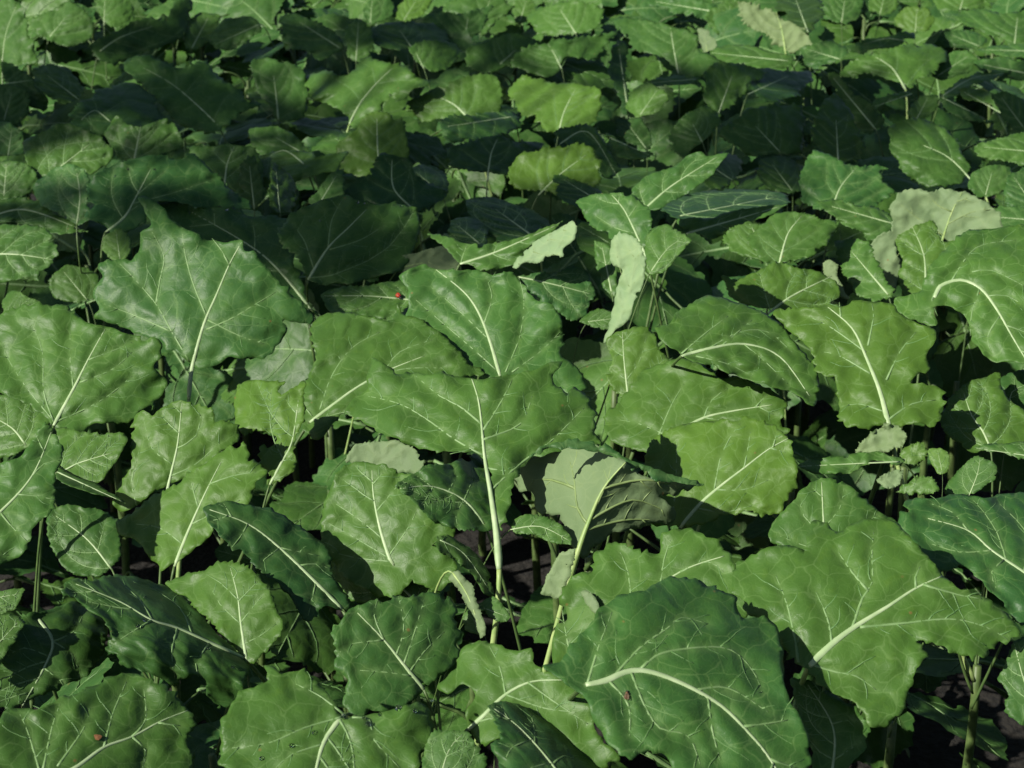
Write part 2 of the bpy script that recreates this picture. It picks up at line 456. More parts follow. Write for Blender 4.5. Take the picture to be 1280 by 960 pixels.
L('right_blue', '1128,630 1145,622 1175,617 1230,621 1290,612 1340,640 1340,740 1290,785 1270,780 1255,755 1240,742 1215,715 1198,705 1190,715 1170,718 1150,700 1140,680 1120,655',
  '1330,750 1280,715 1240,688 1210,663 1160,648', 24, 25, sides=['1280,715 1285,670 1250,630', '1240,688 1200,690 1165,680', '1210,663 1190,640 1165,630', '1255,700 1240,715 1245,735'], o=60, h=.75, y=.0, cup=.4)
L('right_mid', '962,660 985,630 1003,610 1027,595 1050,598 1068,610 1085,628 1105,640 1125,655 1120,700 1070,720 1010,715 985,690 968,682 960,672', '1035,715 1030,660 1027,603', 42, -5, sides=['1032,690 1000,680 975,670', '1030,660 1050,635 1055,610', '1031,670 1005,645 1000,622'], y=0.22)

# --- second row
L('left_pale_edge', '-40,590 0,580 25,565 45,540 55,528 66,530 75,545 79,562 73,585 72,610 68,635 55,650 42,662 42,672 28,690 0,705 -40,710 -60,650', '-60,690 0,640 40,595 64,540', 40, 5, sides=['0,640 12,655 35,678', '20,618 45,620 70,625', '-30,665 -20,620 5,590', '40,595 55,580 75,575'], o=110, h=.76, b=1.05, stalk=0)
L('left_shadowed', '-20,500 15,490 40,495 65,500 70,520 60,535 45,550 20,567 -20,575', '32,556 15,535 -15,518', 40, -10, h=.60, o=-60)
L('left_fan', '-10,400 5,390 25,383 48,380 72,381 95,388 110,398 128,408 150,412 180,420 200,430 203,445 195,458 206,475 203,490 195,502 193,515 180,516 160,525 150,530 117,531 100,545 80,545 68,535 50,520 20,500 -15,480 -25,440',
  '67,532 80,508 95,480 110,450 131,412', 44, -2, sides=['67,527 55,490 53,440 40,405', '70,527 105,512 135,495 165,470', '92,486 88,450 88,415', '100,478 140,462 165,440', '110,450 150,435 165,428', '66,525 30,480 5,440'], h=.74)
L('left_fan_lobe', '70,535 110,540 150,540 160,550 148,572 135,592 118,605 95,600 78,590 72,560', '75,592 95,580 140,566', 38, -20, o=-40, y=0.35)
L('left_toothed', '160,535 168,520 178,513 190,518 197,512 215,502 228,500 240,505 252,505 266,510 270,525 285,525 295,530 300,545 285,558 270,570 245,590 215,605 190,615 172,632 150,642 140,630 143,618 155,595 165,570 165,550',
  '208,618 213,595 222,555 227,505', 50, -10, sides=['215,580 190,560 180,525', '222,560 245,545 252,510', '213,595 245,580 280,548', '171,632 165,600 175,560'], o=-10, y=0.42)
L('left_shaded_half', '210,608 225,603 245,585 265,572 290,558 302,552 310,562 320,570 330,585 335,592 320,605 315,625 300,640 270,655 265,668 250,680 235,695 222,705 210,712 200,715 190,700 170,680 150,670 145,650 170,640 190,620',
  '218,708 232,672 248,635 262,605 276,578', 44, -18, sides=['240,655 270,640 300,625', '248,635 240,605 243,592', '262,605 290,595 320,590', '228,680 200,660 170,655'], y=0.36)
L('left_dark_cover', '252,635 265,630 290,628 320,632 350,642 375,655 395,672 410,690 418,720 430,745 438,760 425,765 405,760 395,768 385,775 375,760 362,752 350,735 342,728 325,715 312,700 300,690 285,685 275,672 262,655',
  '428,762 395,728 350,685 310,655 262,637', 34, 48, b=.85, y=0, sides=['350,685 375,690 400,695', '350,685 330,700 325,712', '395,728 390,750 385,770', '310,655 300,672 290,684', '375,707 395,705 415,712'], quilt=.022)
L('nibbled_left', '293,485 298,478 315,472 330,474 357,478 345,488 352,495 372,482 382,478 380,530 372,545 365,560 373,578 360,597 345,603 335,606 340,595 330,580 327,560 345,560 340,545 320,540 305,545 295,520',
  '337,606 352,578 365,552 373,500', 42, -10, ruffle=.02, y=0.45)
L('edge_on_left', '70,580 90,592 120,605 145,618 157,629 140,622 110,615 85,608 72,600', '72,590 155,628', 12, 120, h=.68, o=70, b=.8, q=.7)
L('small_shaded_left', '60,640 85,630 115,635 150,650 148,700 120,722 85,715 65,690', '140,712 110,675 70,645', 40, 10, h=.5, o=-100)

# --- the middle plants
L('upright_left', '175,248 190,250 205,262 225,280 245,290 262,297 285,305 300,300 312,306 325,325 345,345 370,372 395,398 388,406 370,400 355,397 346,404 356,411 340,435 330,447 315,449 290,447 270,455 247,462 238,455 215,440 205,440 200,430 185,420 165,412 150,408 120,398 120,385 112,370 115,362 128,345 122,335 125,328 165,328 173,315 176,300 172,290 185,280 180,265',
  '236,500 240,460 255,405 270,370 287,330 302,303', 54, -2, sides=['237,452 215,415 195,380 165,345 150,330', '258,395 240,350 230,310 228,285', '258,412 290,398 320,380 345,365', '287,332 275,310 265,298', '195,380 200,350 205,320 190,290', '215,415 170,395 130,380', '260,400 300,420 330,430'], h=.78, rib=1.25, quilt=.014, o=-10, y=0.19)
L('navy_back', '175,247 200,245 250,255 300,262 345,270 370,285 378,310 365,330 385,375 398,395 360,390 300,340 240,300', '390,388 330,320 240,265', 9, 140, h=.74, o=-130, b=.8, y=0)
L('middle_left', '388,402 400,392 420,388 450,395 480,400 490,398 497,380 505,390 530,402 550,415 572,432 590,450 605,466 580,470 520,480 470,500 445,518 430,522 415,532 403,548 393,552 385,540 378,530 375,510 370,495 380,480 390,460 396,440 390,420',
  '387,528 420,503 445,485 480,465 530,445', 36, -15, sides=['400,512 415,470 440,435 475,415', '480,465 500,440 540,425', '387,527 430,515 440,515', '390,520 378,505 372,495', '450,482 500,462 560,460'], o=-30, y=0.32)
L('centre_hero', '463,445 480,452 510,460 545,466 590,471 640,466 665,462 690,452 706,450 698,462 690,472 694,485 712,482 735,495 748,520 752,545 756,560 725,562 690,567 662,577 648,592 640,612 636,640 630,662 620,655 612,600 603,568 590,565 560,568 530,560 500,550 475,540 455,530 440,518 437,508 445,498 460,488 458,468',
  '624,712 621,670 614,620 606,572 602,530 598,500 590,474', 34, -6, sides=['606,570 570,550 535,525 500,505 460,495', '602,530 575,508 550,495 520,470', '604,538 625,505 640,475', '614,612 650,580 690,550 730,510', '603,550 650,530 665,495', '608,585 640,590'], h=.80, o=130, rib=1.5, y=0.3)
L('centre_back', '497,345 510,338 530,332 560,335 585,337 610,338 630,335 645,340 655,355 668,375 690,385 702,395 708,410 712,430 705,440 715,450 730,465 738,485 735,500 700,490 650,480 610,470 575,455 545,435 520,415 505,395 507,380 505,365',
  '625,470 612,425 598,390 580,365 545,337', 42, -6, sides=['620,462 590,435 555,405 520,375', '632,465 650,420 655,375 648,345', '612,425 570,385 540,360', '605,405 615,370 605,342', '640,465 675,440 700,415'], h=.76, b=1.03, y=0.22)
L('folded_under', '640,590 652,570 680,558 720,553 745,557 775,571 795,585 830,597 870,604 880,606 860,612 820,618 842,640 835,650 800,660 770,672 745,690 728,702 716,688 706,660 700,645 675,642 667,628 664,617 650,612 646,600',
  '706,742 722,692 735,655 755,610 782,578', 66, -24, back=1, fold=-.8, cup=0., droop=0, o=100, h=.76, rib=1.5, y=.25, sides=['735,655 722,635 718,600 712,575', '742,640 760,600 765,578', '740,648 790,625 835,640', '733,662 780,650 820,650', '755,610 800,600 850,606', '718,610 690,600 660,600'])
L('folded_rim', '660,571 680,556 718,549 752,552 790,572 835,590 880,604 872,609 830,603 795,591 765,573 735,563 700,560 680,563', '668,566 720,555 790,582 875,606', 42, 5, o=250, h=.80, q=.7, y=0, ruffle=.012, cup=.2, rag=1, wav=.014, attach=('folded_under', 740, 556))
L('yellow_right', '812,548 830,540 850,530 880,525 910,522 940,525 965,530 980,542 990,560 998,580 997,600 998,610 985,620 970,638 950,642 935,640 900,642 895,648 885,655 860,660 840,658 815,655 812,640 815,610 808,590 807,570',
  '850,660 875,630 900,608 930,585 960,562 985,548', 44, -24, sides=['840,655 845,600 846,550', '893,612 900,575 912,548 925,530', '895,612 930,612 960,600', '930,585 935,560 938,540', '870,635 905,640 940,632'], y=0.5)
L('yellow_right_back', '752,520 765,508 777,500 795,470 820,455 850,448 880,455 910,465 940,478 965,490 985,502 985,515 978,530 985,545 940,565 880,575 820,570 790,560 760,545',
  '830,552 848,540 880,522 920,513 965,506', 38, -20, sides=['823,545 840,505 855,480', '880,522 890,500 910,485', '835,545 800,530 775,525', '880,522 925,530 950,540'], o=-10, y=0.5)
L('yellow_small', '757,470 765,450 758,430 760,420 785,410 810,408 820,420 825,440 850,450 850,480 820,495 790,500 770,490', '785,495 780,450 778,415', 46, -20, sides=['783,475 800,450 808,420', '783,475 770,465 762,458'], o=-12, y=0.55)
L('right_cover', '818,410 835,402 848,388 855,385 862,378 885,371 910,372 935,382 960,395 985,415 1005,440 1020,465 1026,490 1018,508 1000,500 985,488 960,480 935,477 910,470 890,458 870,455 858,448 848,440 830,430',
  '852,445 885,436 930,430 975,446 1012,495', 27, 8, sides=['852,442 880,418 910,395', '885,436 925,415 960,415 990,440', '930,430 960,455 985,480', '870,445 910,455 940,470', '900,434 940,400'], cup=.5, droop=.15, o=70, h=.79, y=0.34)
L('right_fan', '968,392 985,385 1020,380 1050,376 1085,378 1115,378 1130,390 1150,400 1170,410 1172,425 1160,445 1165,460 1150,465 1140,478 1165,482 1180,490 1184,505 1175,520 1168,533 1145,528 1120,535 1110,530 1085,535 1065,530 1048,525 1047,480 1045,470 1025,465 1010,440 990,415',
  '1112,536 1100,490 1082,445 1065,410 1035,384', 38, -14, sides=['1082,440 1040,410 1010,395', '1085,432 1092,395 1090,380', '1108,475 1125,440 1145,415', '1088,467 1050,445 1030,440', '1110,525 1140,505 1170,500', '1106,515 1075,505 1052,508'], h=.78, rib=1.3, y=0.42)
L('right_big_arch', '1150,362 1165,330 1190,305 1210,285 1250,283 1290,280 1340,300 1340,420 1310,450 1280,455 1255,452 1245,455 1225,440 1210,420 1205,400 1195,390 1180,380 1165,385 1170,408 1140,398 1120,388 1118,372',
  '1168,372 1175,358 1200,350 1225,360 1245,385 1265,420 1290,462', 34, -18, sides=['1215,340 1240,338 1285,360', '1235,370 1260,370 1290,390', '1225,360 1215,390 1213,420', '1170,362 1165,375 1172,395', '1190,350 1220,310 1270,300', '1250,395 1235,420 1240,445'], cup=.45, droop=.2, h=.84, o=-30, rib=1.2, b=1.05, y=0.32)
L('right_arch_wing', '1118,300 1140,285 1166,276 1180,300 1200,300 1190,340 1160,372 1130,372 1122,345 1128,325', '1157,368 1155,320 1140,283', 45, -10, o=-12, y=0.45)
L('pale_back_right', '1110,260 1118,250 1130,240 1150,235 1165,240 1180,235 1210,240 1232,250 1240,262 1250,268 1252,283 1220,295 1190,305 1165,285 1140,292 1122,310 1128,335 1122,355 1115,367 1110,355 1095,335 1085,315 1095,295 1115,290 1115,275',
  '1172,318 1178,300 1190,265 1203,240', 58, -22, back=1, sides=['1180,295 1150,275 1125,255', '1185,280 1215,265 1240,262', '1175,305 1140,300 1115,330', '1190,265 1170,255 1160,242'], quilt=.025, o=-60)
L('right_small', '1185,500 1200,485 1215,475 1235,470 1250,465 1255,490 1280,512 1300,530 1290,555 1255,557 1235,560 1218,567 1200,555 1180,540 1175,520', '1238,560 1228,538 1215,520 1205,492', 32, -12, quilt=.03, y=0.42)
L('right_small_back', '1250,472 1280,462 1310,490 1280,518 1262,505', '1262,512 1265,490 1290,478', 40, -15, y=.2)
L('right_bar', '1218,560 1240,555 1280,552 1320,560 1320,590 1280,578 1255,568', '1320,575 1220,560', 22, 0, o=20)
L('right_cupped', '1220,570 1235,575 1246,582 1243,600 1225,612 1205,622 1180,617 1185,602 1200,585', '1211,620 1222,592 1225,572', 42, -40, b=1.05)
L('edge_on_right', '996,582 1005,575 1040,572 1060,567 1095,563 1110,568 1130,575 1120,580 1095,577 1080,582 1060,592 1035,593 1010,588', '1125,577 1060,580 1000,583', 24, 0, o=25, q=.7)
L('crumple_a', '1068,566 1080,550 1105,530 1120,530 1135,545 1125,560 1100,567', '1105,532 1090,552 1072,565', 60, -30, back=1, q=.6, o=10, rag=1, ruffle=.03, wav=.14)
L('crumple_b', '1125,565 1140,555 1155,553 1160,570 1140,585 1130,580', '1130,580 1155,556', 55, -20, y=.4, q=.6, rag=1, ruffle=.03, wav=.14)
L('crumple_c', '1095,600 1110,590 1130,588 1125,605 1110,612', '1125,602 1100,598', 50, -20, back=1, q=.6, rag=1, ruffle=.03, wav=.14)
L('crumple_d', '1120,615 1145,597 1165,595 1175,612 1150,620', '1125,615 1165,600', 55, -30, y=.4, q=.6, rag=1, ruffle=.03, wav=.14)
L('crumple_e', '1160,562 1175,560 1187,568 1185,590 1172,592 1162,575', '1178,592 1172,563', 50, -20, y=.4, q=.6)

# --- small leaves round the centre petioles
L('centre_low', '408,618 418,600 430,580 450,574 470,580 490,585 520,590 540,600 560,620 572,645 570,700 565,720 545,738 535,735 515,722 500,745 470,748 445,735 425,715 402,680 403,650 402,632',
  '492,706 487,698 475,660 467,620 465,588', 48, -12, sides=['480,675 450,650 420,630', '470,640 495,610 510,595', '486,695 510,660 520,640', '487,698 440,670 412,655', '490,702 450,698 415,690'], ruffle=.016, y=0.4)
L('centre_low_front', '415,700 440,690 470,692 500,708 530,728 550,740 530,755 480,760 440,750 420,735', '520,752 490,722 470,695', 46, -5, y=.25, o=-30)
L('centre_low_pale', '430,578 445,555 470,552 495,550 515,560 530,575 522,592 495,590 470,582', '475,600 480,575 485,553', 62, -22, back=1, q=.7, o=-15, rag=1, wav=.014)
L('centre_dark', '495,610 510,595 530,580 560,578 580,572 592,565 605,575 612,610 618,640 632,652 620,660 600,663 570,660 545,655 530,640 510,620', '605,655 580,625 540,608 500,611', 32, 60, b=.85, y=0, o=100, quilt=.03, sides=['580,625 590,600 590,575', '560,615 570,595 565,582', '580,625 570,645 572,658'])
L('centre_tag_dark', '545,670 560,668 580,680 600,695 612,720 618,745 605,742 590,718 570,702 550,690', '550,675 580,692 610,735', 40, 60, b=.8, q=.7, o=60)
L('centre_tag_pale', '530,662 545,655 560,660 563,672 548,680 535,675', '535,665 560,670', 60, -20, back=1, q=.6, rag=1, wav=.014)
L('centre_tag_wing', '560,722 573,712 590,735 607,785 600,800 590,770 578,745', '566,716 585,745 602,792', 60, -20, back=1, q=.6, rib=1.8, o=20)
L('centre_tag_bit', '600,755 615,745 628,755 638,772 625,778 610,770', '605,760 632,770', 45, -20, q=.6)
L('centre_tag_low', '578,770 592,758 600,772 608,790 595,793 582,788', '604,790 586,768', 50, -20, q=.6, y=.3)
L('centre_leaflet', '638,655 655,643 680,645 700,655 713,668 715,681 690,678 665,668 645,668', '638,662 675,658 712,676', 30, -10, o=140, y=.2)
L('petiole_wing', '676,742 690,705 702,690 718,688 715,710 708,735 700,752 690,745', '700,750 710,700', 62, -24, back=1, q=.6, o=90, h=.72, rag=1, wav=.014)
L('curl_by_petiole', '726,740 735,738 745,748 750,760 747,768 738,762', '728,742 747,764', 50, -30, back=1, q=.6, o=90, rag=1, wav=.014)

# --- behind the centre
L('rolled_top', '720,252 740,242 765,240 795,243 810,260 815,275 810,300 806,322 795,305 780,300 765,300 750,290 735,280 730,268', '808,322 795,292 780,262 765,244', 46, -25, h=.86, sides=['795,292 770,285 745,270', '785,272 795,258 798,248'], b=1.03, o=40)
L('rolled_strip', '765,297 775,290 790,295 800,305 807,325 806,345 800,365 790,390 780,405 765,420 755,428 762,400 770,365 775,340 765,330 762,310', '762,424 785,370 795,305', 66, -35, back=1, h=.82, o=20, rib=.5, b=1.6, rag=1, wav=.014, y=0)
L('vee_leaf', '805,300 815,285 835,280 850,290 863,300 850,318 830,340 812,345 808,330', '812,342 835,310 855,298', 44, -30, y=.3, h=.80, o=20)
L('bar_leaf', '845,275 865,272 890,272 920,262 950,258 985,255 965,268 940,278 915,290 890,298 870,292 855,285', '858,292 900,280 975,258', 28, -20, h=.84, y=.15)
L('high_leaf', '790,235 800,225 815,215 835,210 860,195 877,188 885,195 912,190 900,205 890,218 870,235 845,250 825,260 810,262 795,250', '805,262 840,232 895,197', 36, -30, h=.86, y=.15)
L('navy_under', '825,258 870,240 920,236 978,240 985,255 960,262 920,272 870,280 845,274', '850,270 970,246', 6, 120, h=.76, o=-60, b=.8, y=0)
L('veined_mid', '903,345 915,350 930,348 950,335 970,328 1000,335 1025,338 1045,350 1052,372 1020,387 985,390 960,387 930,382 912,370', '960,392 990,370 1040,345', 46, 5, y=0.45)
L('pale_tab', '1027,330 1035,325 1047,330 1048,345 1055,362 1062,374 1050,372 1042,352 1032,345', '1058,372 1035,330', 60, -25, back=1, q=.6, o=10, rag=1, wav=.014)
L('curl_green', '535,292 550,295 575,300 600,305 640,300 680,285 705,275 690,292 665,308 642,333 600,336 575,328 560,310', '575,330 620,315 695,282', 32, -20, h=.78, o=0)
L('curl_pale', '640,333 650,318 665,305 690,290 715,275 723,283 718,300 705,310 705,322 690,320 675,328 655,330 645,337', '645,335 680,305 718,280', 56, -30, back=1, h=.79, o=10, b=1.4, rag=1, wav=.014, y=0)
L('curl_shadow', '492,335 500,320 520,315 555,308 575,325 570,345 530,345 505,348', '500,335 560,322', 40, 0, o=-20, back=1, b=.8)
L('mid_veined', '648,345 670,342 700,340 715,332 735,342 745,365 740,375 735,385 730,397 715,402 700,392 680,378 665,365', '648,346 690,355 740,368', 42, 0, y=.1)
L('mid_bits', '742,300 765,310 772,335 770,370 755,362 745,330', '765,368 752,305', 45, -15, y=.15)
L('mid_bits_low', '730,395 748,385 765,390 772,400 760,412 740,408 725,402', '735,402 768,398', 30, -20, y=.25)
L('beetle_leaf', '400,368 420,360 470,355 505,352 515,370 505,388 490,400 465,402 440,394 415,392', '515,375 460,370 405,370', 24, 10, h=.66)
L('shade_vein', '348,290 360,270 400,250 430,243 445,248 470,253 500,255 522,258 525,280 520,310 500,340 440,352 400,358 385,348 370,320 355,310', '385,350 410,310 435,285 458,262', 36, 0, sides=['392,335 380,300 365,280', '410,310 415,275 428,250', '412,312 450,300 480,282'])
L('navy_dewy', '580,250 610,246 645,255 670,265 692,285 665,302 620,302 595,280', '670,298 620,262', 14, 30, b=.75, y=0)
L('navy_gap', '565,275 590,270 610,285 605,310 580,312 560,295', '600,305 570,280', 15, 30, h=.6, b=.8, y=0)

# --- left, further back
L('left_bar', '-20,255 0,250 25,245 50,255 80,270 105,285 112,290 85,292 60,290 30,282 5,278 -20,280', '-20,275 30,262 100,286', 24, -15)
L('left_plate', '-20,285 30,280 60,287 68,300 75,318 65,330 50,340 47,352 20,350 -20,352', '-25,318 20,318 68,325', 40, -15)
L('left_broad_dark', '105,250 115,225 135,208 165,200 195,192 225,195 245,192 262,210 280,228 300,245 312,260 270,262 240,258 200,252 188,262 182,276 160,292 140,297 130,282 110,272', '132,290 155,272 168,250 188,212', 34, 10, sides=['150,275 165,262 185,250', '165,255 220,240 265,225', '170,245 205,215'], h=.76, y=0)
L('left_bright', '40,235 60,215 85,205 105,210 112,225 108,250 115,272 98,282 75,267 50,257', '96,280 100,245 95,212', 46, -20, y=.1, o=12)
L('left_backlit', '28,178 50,165 75,152 100,160 125,170 143,185 140,200 115,217 105,212 85,210 60,220 40,237 35,210', '40,235 80,205 112,180', 46, -5, h=.80, y=.3, o=-8)
L('left_green', '-15,205 10,200 35,205 48,222 38,242 5,250 -20,245', '5,245 8,205', 45, -15, y=.3)
L('left_lit_top', '128,168 145,145 160,155 175,158 208,148 218,155 228,180 205,192 180,200 150,200 140,182', '168,200 172,178 176,158', 48, -15, y=.25)
L('left_corner_bit', '-15,155 10,152 28,165 30,190 15,195 -15,190', '10,195 15,160', 40, -10)
L('left_low_bit', '2,380 8,368 20,362 35,372 50,376 35,388 10,398', '10,395 35,375', 42, -15, y=.25)
L('left_lit_low', '232,182 260,183 290,180 320,185 330,222 300,242 280,228 255,218', '280,240 284,205 293,183', 40, -10)
# --- far rows, smaller in view
RB = random.Random(3)
def B(id, poly, mid, tilt=40, az=-12, **k):
    kk = dict(q=.75, ruffle=.026, quilt=.018, h=.70); kk.update(k); az += RB.uniform(-28, 22); tilt += RB.uniform(-8, 6); L(id, poly, mid, tilt, az, **kk)
B('a1', '-10,0 15,-5 30,10 38,40 45,70 50,82 25,82 0,78 -15,40', '3,120 3,75 8,40 20,8', 55, -10, h=.8)
B('a2', '38,25 60,15 85,0 105,15 120,30 112,50 95,58 75,55 55,48 42,40', '62,46 82,22', 40, -10)
B('a3', '118,0 160,-8 168,25 150,35 132,30', '130,32 131,0', 50, -10)
B('a4', '115,55 140,40 175,25 215,10 235,-5 245,20 225,50 195,60 170,72 140,80 120,70', '125,64 150,47 190,33', 30, 60, b=.8)
B('a5', '38,88 60,80 85,85 105,110 100,125 75,130 50,115', '98,124 60,95', 32, 60, b=.8)
B('a6', '0,75 25,85 40,95 45,110 60,125 55,140 35,130 20,110 5,110', '5,105 40,100')
B('a7', '85,150 100,130 125,112 150,104 175,105 195,125 205,150 180,160 140,168 110,168', '138,152 118,138 102,150', 24, 20, b=.9, sides=['130,142 160,125 185,130'])
B('a8', '153,80 165,68 200,72 230,85 260,75 275,95 300,110 320,130 305,140 290,150 270,168 250,164 225,155 210,140 185,115 165,100', '272,156 245,130 215,105 180,85', 42, 5, sides=['268,148 280,125 290,115', '245,130 230,138', '230,118 250,95'])
B('a9', '260,50 280,25 310,20 330,35 310,50 290,62 268,60', '325,30 270,55', 30, -10)
B('a10', '-10,110 15,105 35,115 38,140 20,155 -10,150', '5,150 15,115', 42, 0, h=.6)
B('a11', '230,35 250,15 275,20 268,45 245,62 232,60', '240,60 260,22', 40, 0)
B('b1', '315,75 345,72 370,80 385,100 385,130 375,147 350,154 335,130 318,112', '348,150 345,118 342,95', 42, -8)
B('b2', '382,95 400,90 435,92 455,72 480,76 505,82 530,95 535,105 515,115 500,125 488,116 480,130 470,150 440,160 420,135 395,125 385,110', '437,155 450,130 470,105 490,86', 42, -18, sides=['470,105 500,100 525,102', '452,128 440,112 420,100', '470,105 465,85'], rib=1.6, o=5)
B('b3', '425,175 440,165 460,142 480,138 500,150 510,175 515,195 495,207 470,212 460,227 440,217 415,212 420,190', '474,205 472,185 471,148', 46, -15, y=.45)
B('b4', '505,135 520,120 545,110 580,95 600,92 622,95 632,120 625,140 590,146 555,150 535,152 515,145', '584,146 568,131 550,122', 42, -18, y=.3, rib=1.4)
B('b5', '543,147 590,142 640,140 650,155 635,168 600,174 565,176 550,162', '640,146 560,158', 18, 50, b=.75, y=0, o=6)
B('b6', '555,195 580,176 620,170 650,175 682,178 672,202 640,218 600,215 565,210', '609,226 614,192 622,174', 26, 30, b=.7, y=0)
B('b7', '405,232 425,220 462,218 468,195 490,192 510,198 530,225 560,240 545,260 510,264 470,257 430,252', '515,260 492,235 490,200', 28, 30, b=.75, y=0)
B('b8', '312,162 345,157 370,170 388,192 355,194 322,194', '380,192 345,172', 40, -15, y=.2)
B('b9', '316,197 360,187 400,190 432,190 425,212 400,217 370,227 335,237 318,222', '380,205 355,188 330,200', 26, -5)
B('b10', '336,242 342,205 360,215 372,240 365,268 340,264', '350,266 345,212', 50, 40, b=.7)
B('b11', '350,25 370,15 400,30 420,40 430,60 400,77 380,62 355,60', '425,60 375,28', 34, 0)
B('b12', '430,40 445,20 465,35 468,62 455,78 435,72', '445,76 448,28', 42, 0)
B('b13', '458,38 500,26 540,30 562,45 540,57 500,62 470,57', '515,60 500,38', 22, 40, b=.75)
B('b14', '508,30 540,15 580,15 605,8 618,8 605,35 590,52 560,57 535,45', '580,55 585,22', 38, 15)
B('b15', '510,60 535,50 565,52 577,66 560,86 540,90 520,76', '530,86 520,66', 34, 10)
B('b16', '583,62 620,45 640,40 682,55 665,72 640,82 600,92 583,82', '625,80 645,62', 34, -5)
B('b17', '488,20 500,5 520,-8 542,0 530,17 510,27', '505,25 520,0', 42, -15, y=.4)
B('b18', '553,10 580,-5 620,-8 642,10 615,32 600,47 602,20 575,20', '600,42 612,0', 44, -15, y=.3)
B('b19', '455,8 470,-8 490,-2 492,18 470,30 455,25', '463,28 465,0', 44, -15, y=.2)
B('b20', '430,210 410,220 390,245 370,270 385,250 400,268 430,245', '395,262 420,220', 42, -5, b=.9)
B('c1', '638,80 655,60 690,50 740,45 765,40 775,35 757,62 740,72 715,74 700,88 685,95 665,92', '702,86 692,66 685,55', 40, -10, sides=['702,84 712,65 720,50'])
B('c2', '633,115 655,95 690,100 720,105 745,105 752,130 745,150 720,162 698,170 670,152 650,137', '698,168 705,140 719,112', 44, -18, y=.55, sides=['698,166 694,140 692,118', '700,160 725,145'])
B('c3', '633,215 655,190 690,185 720,180 742,185 752,205 750,225 730,242 700,246 680,240 650,238', '673,244 700,218 732,194', 42, -18, y=.55, o=8)
B('c4', '690,165 720,155 745,160 760,190 778,212 765,224 752,217 742,187 715,182', '700,180 735,165 770,218', 30, 50, b=.75, y=0, o=-12)
B('c5', '768,25 790,20 830,30 870,40 880,60 902,75 885,97 850,92 830,72 800,64 783,50', '848,92 842,60 838,35', 38, -12, sides=['846,85 820,62 800,50'])
B('c6', '788,115 810,103 830,113 837,125 820,140 800,147 783,142', '800,144 822,112', 42, -20, y=.45)
B('c7', '803,104 835,94 875,96 868,103 830,108', '870,99 808,104', 22, -10, q=.6)
B('c8', '758,72 775,40 783,60 785,100 797,132 780,142 768,110', '785,138 772,50', 40, 75, b=.7, y=0)
B('c9', '838,162 860,140 885,133 902,150 885,172 872,180 855,197 838,187', '878,178 866,155', 40, -15, y=.3)
B('c10', '878,92 900,75 930,80 962,90 940,107 915,132 895,147 880,122', '898,142 915,95', 38, 5)
B('c11', '898,167 925,140 960,130 1002,135 1002,187 975,192 940,194 915,182', '975,190 945,158', 36, 20, b=.8)
B('c12', '878,67 910,55 950,60 992,70 985,84 945,87 905,80', '985,76 890,66', 24, 0)
B('c13', '933,97 960,85 1000,88 1022,90 1000,117 970,127 945,122', '935,118 985,95', 26, 55, b=.75, y=0, o=5)
B('c14', '872,35 885,38 897,60 882,67 874,52', '884,66 880,40', 55, -25, back=1, q=.6)
B('c15', '757,165 790,185 817,192 800,200 775,197 758,187', '762,172 812,194', 26, -15, q=.6)
B('c16', '660,20 690,5 730,0 755,12 745,38 715,42 690,45 668,38', '720,42 700,12', 38, -10, y=.2)
B('c17', '800,0 840,-8 880,0 905,15 880,22 840,15', '890,14 820,2', 36, -10, y=.2)
B('c18', '880,20 905,0 935,5 945,30 920,48 895,42', '915,46 912,8', 42, -10, y=.2)
B('c19', '640,5 655,-5 670,5 665,25 645,28', '650,26 658,0', 42, -10, y=.3)
B('d1', '960,8 978,22 1000,35 1017,50 1027,67 1000,62 985,67 975,57 955,42 928,27 923,3', '982,66 978,40 970,15', 56, -25, back=1, y=.5, rib=1.8)
B('d1b', '968,0 1000,-12 1030,3 1027,25 1010,42 990,32 975,17', '1010,40 995,0', 12, 140, b=.6, h=.85, o=5)
B('d2', '1018,0 1055,-7 1082,0 1072,22 1055,30 1033,22', '1052,28 1056,0', 42, -10)
B('d3', '1118,22 1135,8 1155,8 1169,25 1160,37 1140,40 1123,34', '1144,40 1146,12', 46, -15, y=.45)
B('d4', '1048,92 1070,75 1100,65 1140,55 1170,55 1187,70 1172,87 1150,102 1138,113 1120,102 1090,94 1060,97', '1132,112 1115,85 1095,72', 32, 15, rib=1.6, sides=['1134,106 1150,85 1165,72', '1120,92 1122,75 1120,62'], o=4)
B('d5', '1053,57 1090,48 1120,42 1147,40 1130,54 1100,62 1070,67', '1132,52 1110,48 1080,55', 26, -5)
B('d6', '1188,20 1215,10 1250,15 1295,15 1295,52 1265,57 1250,47 1220,37', '1268,56 1272,22', 34, 0)
B('d7', '1220,62 1260,55 1295,56 1295,72 1250,70', '1295,64 1228,62', 16, 10, o=6)
B('d8', '1033,90 1050,95 1080,125 1107,150 1090,167 1070,162 1053,130', '1095,162 1042,98', 46, 20, b=.75)
B('d9', '1018,152 1030,120 1050,118 1065,145 1082,180 1070,202 1040,207 1018,187', '1048,204 1045,150', 44, 20, b=.8)
B('d10', '998,217 1020,190 1060,205 1090,205 1112,210 1105,226 1122,242 1090,262 1040,267 1003,252', '1040,264 1050,235 1070,210', 36, -5, y=.15)
B('d11', '1110,167 1125,150 1155,148 1180,160 1200,180 1212,207 1200,230 1170,234 1140,224 1118,202', '1232,246 1190,200 1155,182', 40, 12, b=.85, rib=1.4, o=6)
B('d12', '1213,217 1240,205 1264,210 1267,227 1250,242 1225,247 1210,237', '1232,244 1240,215', 40, -10, y=.15)
